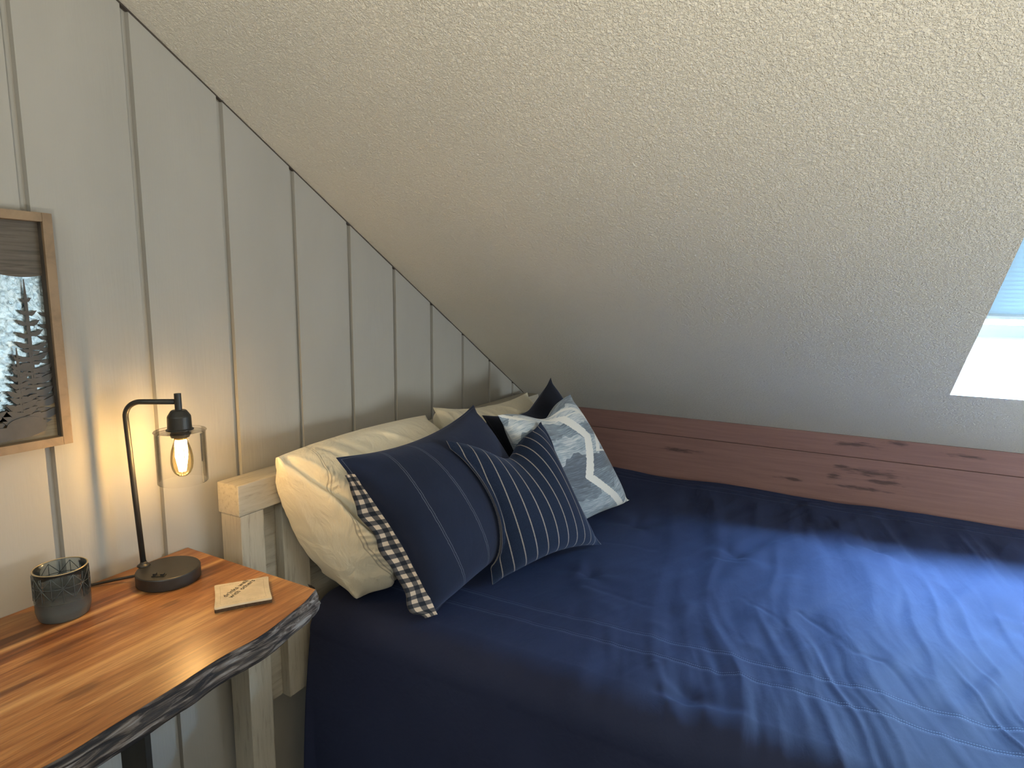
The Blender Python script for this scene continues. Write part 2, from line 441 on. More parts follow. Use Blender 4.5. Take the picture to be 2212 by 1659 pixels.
    add_box(bm, RX, RX+.1, RY0-.1, wy0, 0, 2.7); add_box(bm, RX, RX+.1, wy1, YK+.05, 0, 1.75); add_box(bm, RX, RX+.1, wy0, wy1, 0, wz0); add_box(bm, RX, RX+.1, wy0, wy1, wz1, 2.4)
    struct('wall_right', bm, MT['plain'])
    bm = bmesh.new()
    for a in ((wy0, wy0+.05, wz0, wz1), (wy1-.05, wy1, wz0, wz1), (wy0+.05, wy1-.05, wz0, wz0+.05), (wy0+.05, wy1-.05, wz1-.05, wz1), ((wy0+wy1)/2-.015, (wy0+wy1)/2+.015, wz0+.05, wz1-.05)):
        add_box(bm, RX+.02, RX+.07, *a)
    w3 = struct('fill_window_gable', bm, MT['sash'])  # unseen gable window, added to light cushions and ceiling from the right
    bm = bmesh.new(); add_box(bm, RX+.045, RX+.05, wy0+.04, wy1-.04, wz0+.04, wz1-.04)
    struct('pane', bm, MT['milk2'], w3)
    portal('gable_fill_portal', Vector((RX+.12, (wy0+wy1)/2, (wz0+wz1)/2)), (0, 1, 0), (0, 0, 1), wy1-wy0, wz1-wz0)
    bm = bmesh.new(); add_box(bm, -.06, RX+.1, RY0-.1, RY0, 0, 2.0); struct('wall_front', bm, MT['plain'])
    bm = bmesh.new(); add_box(bm, -.1, RX+.1, RY0-.1, YK+.06, -0.06, 0.0); struct('floor', bm, MT['floor'])

def build_skylight():
    # shaft walls
    def slab(bm, x0, x1, s0, s1, d0, d1):
        v = [bm.verts.new(sp(x, s, d)) for d in (d0, d1) for x, s in ((x0, s0), (x1, s0), (x1, s1), (x0, s1))]
        for q in ([0, 1, 2, 3], [7, 6, 5, 4], [0, 4, 5, 1], [1, 5, 6, 2], [2, 6, 7, 3], [3, 7, 4, 0]): bm.faces.new([v[k] for k in q])
    T = 0.02; bm = bmesh.new()
    slab(bm, SKX0-T, SKX0, SKS0-T, SKS1+T, 0.0005, SKD+.06)
    slab(bm, SKX1, SKX1+T, SKS0-T, SKS1+T, 0.0005, SKD+.06)
    slab(bm, SKX0, SKX1, SKS0-T, SKS0, 0.0005, SKD+.06)
    slab(bm, SKX0, SKX1, SKS1, SKS1+T, 0.0005, SKD+.06)
    w = struct('window_1', bm, MT['shaft'])
    bm = bmesh.new(); F = 0.075
    slab(bm, SKX0, SKX0+.05, SKS0, SKS1, SKD, SKD+.05)
    slab(bm, SKX1-.05, SKX1, SKS0, SKS1, SKD, SKD+.05)
    slab(bm, SKX0+.05, SKX1-.05, SKS0, SKS0+F, SKD, SKD+.05)
    slab(bm, SKX0+.05, SKX1-.05, SKS1-.05, SKS1, SKD, SKD+.05)
    struct('window_frame', bm, MT['sash'], w)
    bm = bmesh.new()
    slab(bm, SKX0+.05, SKX1-.05, SKS0+F, SKS1-.05, SKD+.035, SKD+.04)
    struct('pane', bm, MT['pane'], w)
    # pleated cellular shade over the upper part of the opening
    rows = []; s = SKS0+0.175; k = 0
    while s < SKS1-.03:
        rows.append((s, SKD-0.010-(0.015 if k % 2 else 0.0))); s += 0.0105; k += 1
    P = np.array([[tuple(sp(x, s, d)) for x in (SKX0+.006, SKX1-.006)] for s, d in rows])
    sh = thing('pleated_shade', 'pale blue pleated shade pulled over the upper part of the skylight', 'window shade', sp((SKX0+SKX1)/2, SKS0+.17, SKD-.01))
    reparent(grid_mesh('shade_fabric', P, MT['shade'], smooth=False), sh)
    bm = bmesh.new(); slab(bm, SKX0+.004, SKX1-.004, SKS0+.160, SKS0+.177, SKD-.028, SKD-.004)
    reparent(obj('bottom_rail', bm, MT['sash']), sh)
MT['pane'] = clear_glass('window_glass', (0.97, 1, 1), 0.1)
def shade_mat():
    m = bpy.data.materials.new('shade_cloth'); m.use_nodes = True; t = m.node_tree; t.nodes.clear()
    o = t.nodes.new('ShaderNodeOutputMaterial'); d = t.nodes.new('ShaderNodeBsdfDiffuse'); tr = t.nodes.new('ShaderNodeBsdfTranslucent'); mx = t.nodes.new('ShaderNodeMixShader')
    nz = t.nodes.new('ShaderNodeTexNoise'); nz.inputs['Scale'].default_value = 300
    rp = t.nodes.new('ShaderNodeValToRGB'); rp.color_ramp.elements[0].color = (.60, .72, .78, 1); rp.color_ramp.elements[1].color = (.66, .78, .84, 1)
    t.links.new(nz.outputs['Fac'], rp.inputs[0]); t.links.new(rp.outputs[0], d.inputs[0])
    tr.inputs[0].default_value = (SHADE_T*.8, SHADE_T*.95, SHADE_T, 1)
    mx.inputs[0].default_value = 0.5
    t.links.new(d.outputs[0], mx.inputs[1]); t.links.new(tr.outputs[0], mx.inputs[2]); t.links.new(mx.outputs[0], o.inputs[0]); return m
SHADE_T = 0.0068
MT['shade'] = shade_mat()
def milk_mat(v):  # panes of the two added windows; the tint sets how much fill they give
    m = bpy.data.materials.new('fill_window_pane'); m.use_nodes = True; t = m.node_tree; t.nodes.clear()
    o = t.nodes.new('ShaderNodeOutputMaterial'); tr = t.nodes.new('ShaderNodeBsdfTransparent'); df = t.nodes.new('ShaderNodeBsdfDiffuse'); mx = t.nodes.new('ShaderNodeMixShader')
    nz = t.nodes.new('ShaderNodeTexNoise'); nz.inputs['Scale'].default_value = 50; t.links.new(nz.outputs['Fac'], mx.inputs[0]) if False else None
    mx.inputs[0].default_value = 0.1
    tr.inputs[0].default_value = v
    t.links.new(tr.outputs[0], mx.inputs[1]); t.links.new(df.outputs[0], mx.inputs[2]); t.links.new(mx.outputs[0], o.inputs[0]); return m
MT['milk'] = milk_mat((0.020, 0.014, 0.010, 1))
MT['milk2'] = milk_mat((0.33, 0.265, 0.215, 1))
build_room()
build_skylight()

# ------------------------------------------------------------------ live-edge desk
def build_desk():
    d = thing('live_edge_desk', 'acacia desk with a live bark front edge standing against the panelled wall', 'desk', (0.2, 0.3, 0.0))
    ZT, ZB = 0.827, 0.784
    ys = np.linspace(-0.35, 0.832, 260)
    ctrl_y = [-.35, .1, .287, .345, .431, .522, .60, .661, .72, .78, .815, .832]
    ctrl_x = [.452, .452, .461, .470, .464, .458, .452, .457, .447, .432, .420, .408]
    fx = np.interp(ys, ctrl_y, ctrl_x)
    k = np.exp(-0.5*(np.arange(-8, 9)/3.5)**2); k /= k.sum()
    fx = np.convolve(np.pad(fx, 8, mode='edge'), k, 'valid') + 0.0025*fbm(ys*14, ys*0+1, 3)
    # slab
    bm = bmesh.new(); X0 = 0.003
    rings = []
    for y, x in zip(ys, fx):
        rings.append([bm.verts.new((X0, y, ZB)), bm.verts.new((X0, y, ZT)), bm.verts.new((x*.5, y, ZT)), bm.verts.new((x, y, ZT)), bm.verts.new((x-.006, y, ZB+.002))])
    for a, b in zip(rings, rings[1:]):
        for q in range(5): bm.faces.new([a[q], a[(q+1) % 5], b[(q+1) % 5], b[q]])
    bm.faces.new(rings[0]); bm.faces.new(rings[-1][::-1])
    reparent(obj('desk_top', bm, MT['slab']), d)
    # bark edge along the front, wrapping round the corner
    bm = bmesh.new(); rings = []; NR = 12
    ye = np.concatenate([ys, 0.832+0.010*np.sin(np.linspace(0.2, 1.57, 6))])
    xe = np.concatenate([fx, 0.408-0.03*(1-np.cos(np.linspace(0.2, 1.57, 6)))])
    for i, (y, x) in enumerate(zip(ye, xe)):
        ring = []
        for j in range(NR+1):
            tt = j/NR; z = ZT - 0.0006 - tt*(ZT-ZB)
            out = 0.012*math.sin(min(1, tt*1.25)*math.pi/2)*(1-0.55*max(0, tt-.75)/.25)
            nz_ = float(fbm(np.array(y*18), np.array(tt*3.0+y*2), 5, 3))*0.004*min(1, tt*4) - 0.007*float(ridge(np.array(y*7+tt*2.4), np.array(tt*2.6-y*6), 9))*math.sin(math.pi*min(1, tt*1.02))
            out *= (0.8+0.5*float(vnoise(np.array(y*6), np.array(0.3), 4)))
            out = out + nz_
            ring.append(bm.verts.new((x+max(out, 0.0004), y+(max(out, 0)*0.7 if i >= len(ys)-6 else 0), z)))
        ring.append(bm.verts.new((x-.02, y-(.004 if i >= len(ys) else 0), ZB)))
        ring.append(bm.verts.new((x-.02, y-(.004 if i >= len(ys) else 0), ZB-.001+.002)))
        rings.append(ring)
    n = len(rings[0])
    for a, b in zip(rings, rings[1:]):
        for q in range(n-1): bm.faces.new([a[q], a[q+1], b[q+1], b[q]])
    e = reparent(obj('bark_edge', bm, MT['bark'], smooth=True), d); e['label'] = 'grey and black weathered bark edge'
    for y in (0.62, -0.2):
        bm = bmesh.new(); add_box(bm, 0.075, 0.165, y-.006, y+.006, 0.0, ZB, 0.001)
        reparent(obj('leg', bm, MT['steel']), d)
build_desk()

# ------------------------------------------------------------------ desk lamp
def build_lamp():
    zb = 0.827
    L = thing('desk_lamp', 'matt black arched desk lamp with clear glass cylinder shade and glowing filament bulb', 'lamp', (0.118, 0.713, zb))
    HB = 0.026; bx, by = 0.119, 0.7135
    bm = bmesh.new()
    rg = lathe(bm, [(0.0575, 0.0), (0.0595, 0.002), (0.0595, HB-.0025), (0.0585, HB-.0006), (0.0572, HB)], 96, bx, by, zb+.0002)
    cap(bm, rg[0][::-1]); cap(bm, rg[-1]); reparent(obj('lamp_base', bm, MT['black']), L)
    px, py = 0.067, 0.694; sx, sy = 0.142, 0.744; ztop = 1.197
    d = Vector((sx-px, sy-py, 0)).normalized()
    lean = d*-0.012
    bm = bmesh.new(); pts = [Vector((px, py, zb+HB-.002)), Vector((px, py, 1.0))+lean*.5]
    R = 0.030; p1 = Vector((px, py, 0))+lean
    for k in range(0, 13):
        a = math.pi/2*k/12
        pts.append(p1 + d*(R*(1-math.cos(a))) + Vector((0, 0, ztop-R+R*math.sin(a))))
    pts += [Vector((sx, sy, ztop))-d*.006]
    tube(bm, pts, 0.0054, 20); reparent(obj('pole', bm, MT['black'], smooth=True), L)
    bm = bmesh.new(); rg = lathe(bm, [(0.0125, 0), (0.0125, 0.0015), (0.009, 0.004), (0.0064, 0.006), (0.0062, 0.009)], 32, px, py, zb+HB); cap(bm, rg[-1]); cap(bm, rg[0][::-1])
    reparent(obj('pole_collar', bm, MT['black'], smooth=True), L)
    Z = 0.0165
    bm = bmesh.new(); tube(bm, [(sx, sy, 1.158+Z), (sx, sy, 1.197+Z)], 0.0066, 24); reparent(obj('stem', bm, MT['black'], smooth=False), L)
    bm = bmesh.new(); rg = lathe(bm, [(0.008, 1.164+Z), (0.013, 1.1635+Z), (0.0150, 1.162+Z), (0.0210, 1.1525+Z), (0.0218, 1.150+Z), (0.0224, 1.127+Z), (0.0255, 1.1245+Z), (0.0255, 1.1232+Z), (0.020, 1.1232+Z)], 48, sx, sy, 0)
    cap(bm, rg[0]); cap(bm, rg[-1][::-1]); o = reparent(obj('socket', bm, MT['black'], smooth=False), L)
    bm = bmesh.new(); rg = lathe(bm, [(0.0185, 1.1225+Z), (0.0185, 1.113+Z), (0.0170, 1.1085+Z), (0.0150, 1.1085+Z)], 40, sx, sy, 0); cap(bm, rg[0]); cap(bm, rg[-1][::-1])
    reparent(obj('socket_ring', bm, MT['black'], smooth=False), L)
    # glass shade: flat lid with a hole and a cylinder open below
    r = 0.0465; zt = 1.139; z0 = 1.032
    bm = bmesh.new()
    lathe(bm, [(0.020, zt), (r+.001, zt), (r+.0022, zt-.0015), (r+.001, zt-.0030), (r, zt-.0045), (r, z0+.001), (r-.0008, z0), (r-.0020, z0+.001), (r-.0020, zt-.0050), (r-.004, zt-.0026), (0.020, zt-.0026)], 96, sx, sy, 0, close=True)
    sh = reparent(obj('glass_shade', bm, MT['glass'], smooth=False), L); sh['label'] = 'clear glass cylinder shade open at the bottom'
    bm = bmesh.new()
    pr = [(0.0115, 1.110), (0.0120, 1.103), (0.0150, 1.093), (0.0190, 1.080), (0.0208, 1.066), (0.0208, 1.054), (0.0190, 1.043), (0.0150, 1.034), (0.009, 1.0285), (0.003, 1.027)]
    rg = lathe(bm, [(q, z+Z) for q, z in pr], 48, sx, sy, 0); cap(bm, rg[-1][::-1])
    bl = reparent(obj('bulb', bm, MT['amber'], smooth=True), L); bl['label'] = 'amber glass filament bulb'
    bm = bmesh.new(); rg = lathe(bm, [(0.0115, 1.113+Z), (0.0115, 1.104+Z), (0.006, 1.101+Z)], 24, sx, sy, 0); cap(bm, rg[0]); cap(bm, rg[-1][::-1])
    reparent(obj('bulb_cap', bm, MT['brass']), L)
    bm = bmesh.new()
    for k in range(6):
        a = 2*math.pi*k/6+.3; c_, s_ = math.cos(a), math.sin(a)
        tube(bm, [(sx+0.0095*c_, sy+0.0095*s_, 1.100+Z), (sx+0.0105*c_, sy+0.0105*s_, 1.070+Z), (sx+0.0050*c_, sy+0.0050*s_, 1.038+Z)], 0.0021, 6)
    reparent(obj('filament', bm, MT['filament']), L)
    # outlet with two rockers on the base top
    ox, oy = 0.1385, 0.682
    def plate(bm, u0, u1, v0, v1, z0_, z1_):
        e = Vector((-d.y, d.x, 0)); c0 = Vector((ox, oy, 0))
        v = [bm.verts.new(c0+d*u+e*v_+Vector((0, 0, z))) for z in (z0_, z1_) for u, v_ in ((u0, v0), (u1, v0), (u1, v1), (u0, v1))]
        for q in ([0, 1, 2, 3], [7, 6, 5, 4], [0, 4, 5, 1], [1, 5, 6, 2], [2, 6, 7, 3], [3, 7, 4, 0]): bm.faces.new([v[k] for k in q])
    bm = bmesh.new(); plate(bm, -.012, .012, -.006, .006, zb+HB-.001, zb+HB+.0015); reparent(obj('outlet', bm, MT['steel']), L)
    bm = bmesh.new(); plate(bm, -.010, -.005, -.004, .004, zb+HB+.0015, zb+HB+.006); plate(bm, .004, .010, -.004, .004, zb+HB+.0015, zb+HB+.005)
    reparent(obj('switch', bm, MT['black']), L)
    bm = bmesh.new(); pts = []
    for k in range(25):
        t = k/24
        pts.append((0.070*(1-t)+0.006*t - 0.006*math.sin(math.pi*t), 0.675*(1-t)+0.597*t, zb+.0038+0.009*(1-t)**2))
    tube(bm, pts, 0.0028, 10); reparent(obj('power_cord', bm, MT['black'], smooth=True), L)
MT['glass'] = clear_glass('shade_glass', (0.985, 0.985, 0.98), 0.18)
MT['amber'] = clear_glass('amber_glass', (0.99, 0.90, 0.68), 0.2)
MT['brass'] = simple_noise_mat('aged_brass', (0.5, 0.36, 0.16), (0.55, 0.4, 0.2), 40, 0.35, 1.0)
def emit(name, c, s):
    m = bpy.data.materials.new(name); m.use_nodes = True; b = m.node_tree.nodes['Principled BSDF']
    b.inputs['Base Color'].default_value = (*c, 1); b.inputs['Emission Color'].default_value = (*c, 1); b.inputs['Emission Strength'].default_value = s
    nz = m.node_tree.nodes.new('ShaderNodeTexNoise'); nz.inputs['Scale'].default_value = 30
    m.node_tree.links.new(nz.outputs['Fac'], b.inputs['Roughness']); return m
MT['filament'] = emit('glowing_filament', (1.0, 0.66, 0.30), LAMP_EMIT)
build_lamp()

def build_fill_uplighter():  # unseen uplighter, added only to brighten the ceiling
    x, y, z = 1.95, -0.60, 0.80
    L = thing('fill_uplighter', 'unseen uplighter with a bowl added behind the viewer to brighten the ceiling', 'lamp', (x, y, 0))
    bm = bmesh.new(); rg = lathe(bm, [(0.14, 0), (0.14, .015), (0.012, .025), (0.012, z-.06)], 48, x, y, 0.0); cap(bm, rg[0][::-1]); cap(bm, rg[-1]); reparent(obj('pole', bm, MT['black']), L)
    bm = bmesh.new(); lathe(bm, [(0.012, z-.06), (0.12, z-.03), (0.17, z+.03), (0.165, z+.03), (0.115, z-.02), (0.012, z-.05)], 48, x, y, 0.0, close=True); reparent(obj('bowl', bm, MT['black']), L)
    l = bpy.data.lights.new('added_fill_light', 'AREA'); l.shape = 'DISK'; l.size = 0.22; l.energy = FILL_UPLIGHT; l.color = (1.0, 0.92, 0.74)
    o = bpy.data.objects.new('added_fill_light', l); COL.objects.link(o); o.parent = L; o.location = (0, 0, z-.012); o.rotation_euler = (math.pi, 0, 0)
build_fill_uplighter()

# ------------------------------------------------------------------ candle glass
def build_candle():
    cx, cy, z0 = 0.085, 0.536, 0.8272
    c = thing('candle_holder', 'grey faceted glass candle holder with a thin gold rim on the desk', 'candle holder', (cx, cy, z0))
    R = 0.0422; Ht = 0.0915; seg = 144
    def rad(t): return R*(0.90+0.10*min(1, (t/0.18))**0.6)*(1.0+0.015*math.sin(t*3))
    bm = bmesh.new(); NZ = 42
    rings = []
    for j in range(NZ+1):
        t = j/NZ; ring = []
        for k in range(seg):
            a = 2*math.pi*k/seg
            rr = rad(t)
            if t > 0.40:
                # diamond and star cut grooves
                u = (a/(2*math.pi)*9) % 1; v = (t-.40)/.55*1.6
                g = 1.0
                for q in (u-v % 1, u+v % 1-1, u-.5, (v % 1)-.55, 2*(u-.5)-(v % 1-.5)):
                    g = min(g, abs(q)*9)
                if t < .95: rr -= 0.0006*(1-min(1, g))
            ring.append(bm.verts.new((cx+rr*math.cos(a), cy+rr*math.sin(a), z0+t*Ht)))
        rings.append(ring)
    for j in range(NZ, int(NZ*0.12), -6):
        t = j/NZ
        rings.append([bm.verts.new((cx+(rad(t)-.0035)*math.cos(2*math.pi*k/seg), cy+(rad(t)-.0035)*math.sin(2*math.pi*k/seg), z0+t*Ht)) for k in range(seg)])
    for a, b in zip(rings, rings[1:]):
        for k in range(seg): bm.faces.new([a[k], a[(k+1) % seg], b[(k+1) % seg], b[k]])
    cap(bm, rings[0][::-1]); cap(bm, rings[-1])
    reparent(obj('glass_body', bm, MT['candle'], smooth=True), c)
    bm = bmesh.new()
    def on(uu, tt, lift=0.0002):
        a = 2*math.pi*uu/8; r_ = rad(tt)+lift; return (cx+r_*math.cos(a), cy+r_*math.sin(a), z0+tt*Ht)
    for k8 in range(8):
        for (ua, ta, ub, tb) in ((0, .48, 1, .94), (1, .48, 0, .94), (.5, .42, .5, .94), (0, .48, 0, .94), (0, .71, 1, .71), (0, .94, .25, .94)):
            if ta == tb == .94: continue
            tube(bm, [on(k8+ua+(ub-ua)*q/5, ta+(tb-ta)*q/5) for q in range(6)], 0.0006, 5)
    reparent(obj('cut_pattern', bm, MT['cutline'], smooth=True), c)
    bm = bmesh.new(); lathe(bm, [(rad(1)+.0003, Ht-.0006), (rad(1)-.0003, Ht+.0006), (rad(1)-.0020, Ht+.0006), (rad(1)-.0024, Ht-.0006), (rad(1)-.001, Ht+.0001)], seg, cx, cy, z0, close=True)
    e = reparent(obj('gold_rim', bm, MT['gold'], smooth=True), c)
    bm = bmesh.new(); rg = lathe(bm, [(rad(.1)-.0045, 0.012), (rad(.2)-.0045, 0.020), (0.003, 0.0203)], seg, cx, cy, z0); cap(bm, rg[0][::-1]); cap(bm, rg[-1])
    reparent(obj('wax', bm, MT['wax'], smooth=False), c)
def candle_mat():
    m = bpy.data.materials.new('smoky_cut_glass'); m.use_nodes = True; t = m.node_tree; t.nodes.clear()
    o = t.nodes.new('ShaderNodeOutputMaterial')
    tc = t.nodes.new('ShaderNodeTexCoord'); sp_ = t.nodes.new('ShaderNodeSeparateXYZ'); t.links.new(tc.outputs['Object'], sp_.inputs[0])
    mr = t.nodes.new('ShaderNodeMapRange'); mr.interpolation_type = 'SMOOTHSTEP'; mr.inputs['From Min'].default_value = 0.840; mr.inputs['From Max'].default_value = 0.895; mr.inputs['To Min'].default_value = 0.93; mr.inputs['To Max'].default_value = 0.14
    t.links.new(sp_.outputs[2], mr.inputs['Value'])
    nz = t.nodes.new('ShaderNodeTexNoise'); nz.inputs['Scale'].default_value = 60
    rp = t.nodes.new('ShaderNodeValToRGB'); rp.color_ramp.elements[0].color = (.10, .115, .115, 1); rp.color_ramp.elements[1].color = (.15, .165, .165, 1); t.links.new(nz.outputs['Fac'], rp.inputs[0])
    tr = t.nodes.new('ShaderNodeBsdfTransparent'); tr.inputs[0].default_value = (0.78, 0.84, 0.87, 1)
    pr = t.nodes.new('ShaderNodeBsdfPrincipled'); pr.inputs['Roughness'].default_value = 0.28; t.links.new(rp.outputs[0], pr.inputs['Base Color'])
    tl = t.nodes.new('ShaderNodeBsdfTranslucent'); tl.inputs[0].default_value = (0.16, 0.18, 0.17, 1)
    m1 = t.nodes.new('ShaderNodeMixShader'); m1.inputs[0].default_value = 0.35; t.links.new(pr.outputs[0], m1.inputs[1]); t.links.new(tl.outputs[0], m1.inputs[2])
    mx = t.nodes.new('ShaderNodeMixShader'); t.links.new(mr.outputs[0], mx.inputs[0]); t.links.new(tr.outputs[0], mx.inputs[1]); t.links.new(m1.outputs[0], mx.inputs[2])
    gl = t.nodes.new('ShaderNodeBsdfGlossy'); gl.inputs['Roughness'].default_value = 0.12
    lw = t.nodes.new('ShaderNodeLayerWeight'); lw.inputs['Blend'].default_value = 0.25
    m3 = t.nodes.new('ShaderNodeMixShader'); t.links.new(lw.outputs['Fresnel'], m3.inputs[0]); t.links.new(mx.outputs[0], m3.inputs[1]); t.links.new(gl.outputs[0], m3.inputs[2])
    t.links.new(m3.outputs[0], o.inputs[0]); return m
MT['candle'] = candle_mat()
MT['cutline'] = simple_noise_mat('smoky_cut_edge', (0.055, 0.065, 0.07), (0.08, 0.09, 0.10), 60, 0.25)
MT['gold'] = simple_noise_mat('gold_line', (0.50, 0.42, 0.27), (0.58, 0.48, 0.31), 50, 0.35, 0.8)
MT['wax'] = simple_noise_mat('grey_wax', (0.17, 0.18, 0.165), (0.2, 0.21, 0.19), 30, 0.5)
build_candle()

# ------------------------------------------------------------------ coaster
def build_coaster():
    P = [Vector(v) for v in ((0.326, 0.663, 0), (0.386, 0.747, 0), (0.294, 0.819, 0), (0.234, 0.737, 0))]
    c0 = sum(P, Vector())/4; z0 = 0.8272; th = 0.0100
    c = thing('coaster', 'square cream stone coaster printed with small dark words near the desk corner', 'coaster', (c0.x, c0.y, z0))
    dx = ((P[1]-P[0]) + (P[2]-P[3])).normalized(); dy = Vector((-dx.y, dx.x, 0)); hs = 0.0505
    def pt(u, v, z): return c0 + dx*(u*hs) + dy*(v*hs) + Vector((0, 0, z))
    n = 48
    def outline(sc):
        o = []
        for k in range(n*4):
            side = k//n; t = (k % n)/n*2-1
            u, v = [(t, -1), (1, t), (-t, 1), (-1, -t)][side]
            pinch = 1 - 0.035*(1-t*t)
            rr = 1.0
            if abs(t) > .9: rr = 1 - 0.012*((abs(t)-.9)/.1)**2*1.8
            o.append((u*pinch*rr*sc, v*pinch*rr*sc))
        return o
    bm = bmesh.new(); rings = []
    for sc, z in ((0.99, .0062), (1.0, .0066), (1.0, th-.0010), (0.985, th)):
        rings.append([bm.verts.new(pt(u, v, z0+z)) for u, v in outline(sc)])
    for a, b in zip(rings, rings[1:]):
        for k in range(n*4): bm.faces.new([a[k], a[(k+1) % (n*4)], b[(k+1) % (n*4)], b[k]])
    cap(bm, rings[0][::-1]); cap(bm, rings[-1]); reparent(obj('coaster_body', bm, MT['coaster']), c)
    bm = bmesh.new()
    # cork backing below the stone edge, its dark colour standing in for side shade
    rings = [[bm.verts.new(pt(u, v, z0+z)) for u, v in outline(0.995)] for z in (0.0, 0.0062)]
    for k in range(n*4): bm.faces.new([rings[0][k], rings[0][(k+1) % (n*4)], rings[1][(k+1) % (n*4)], rings[1][k]])
    cap(bm, rings[0][::-1]); cap(bm, rings[1]); e = reparent(obj('shaded_cork_side', bm, MT['cork']), c); e['label'] = 'dark brown cork backing with side shade in its colour'
    # stitched border line
    bm = bmesh.new(); o1 = [(u*.80, v*.80) for u, v in outline(1)]
    for k in range(0, n*4, 3):
        a = pt(*o1[k], z0+th+.0002); b = pt(*o1[(k+2) % (n*4)], z0+th+.0002); d = (b-a).normalized(); w = Vector((-d.y, d.x, 0))*0.00028
        vs = [bm.verts.new(q) for q in (a-w, b-w, b+w, a+w)]; bm.faces.new(vs)
    reparent(obj('border_line', bm, MT['line']), c)
    # printed words
    base = Vector((-0.30, 0.954, 0)).normalized()
    tx = base; ty = Vector((-tx.y, tx.x, 0))
    for txt, off in (('drinks well', 0.0), ('with others', -0.0125)):
        cv = bpy.data.curves.new('words', 'FONT'); cv.body = txt; cv.size = 0.0142; cv.align_x = 'CENTER'; cv.align_y = 'BOTTOM_BASELINE'; cv.space_character = 1.12; cv.offset = 0.00030
        tmp = bpy.data.objects.new('tmp', cv); COL.objects.link(tmp); bpy.context.view_layer.update()
        me = bpy.data.meshes.new_from_object(tmp.evaluated_get(bpy.context.evaluated_depsgraph_get()))
        bpy.data.objects.remove(tmp); me.name = 'printed_words'
        o = link('printed_words', me, MT['ink'])
        org = Vector((0.2925, 0.7440, z0+th+.0003)) + ty*off + tx*(0.002 if off else 0)
        m = Matrix((tx, ty, Vector((0, 0, 1)))).transposed().to_4x4(); m.translation = org
        me.transform(m); reparent(o, c)
MT['coaster'] = simple_noise_mat('cream_stone', (0.60, 0.50, 0.34), (0.68, 0.57, 0.40), 60, 0.6)
MT['cork'] = simple_noise_mat('shaded_cork', (0.05, 0.025, 0.012), (0.08, 0.045, 0.02), 200, 0.9)
MT['line'] = simple_noise_mat('tan_line', (0.30, 0.24, 0.15), (0.35, 0.28, 0.18), 80, 0.8)
MT['ink'] = simple_noise_mat('dark_ink', (0.035, 0.03, 0.025), (0.05, 0.045, 0.04), 80, 0.7)
build_coaster()

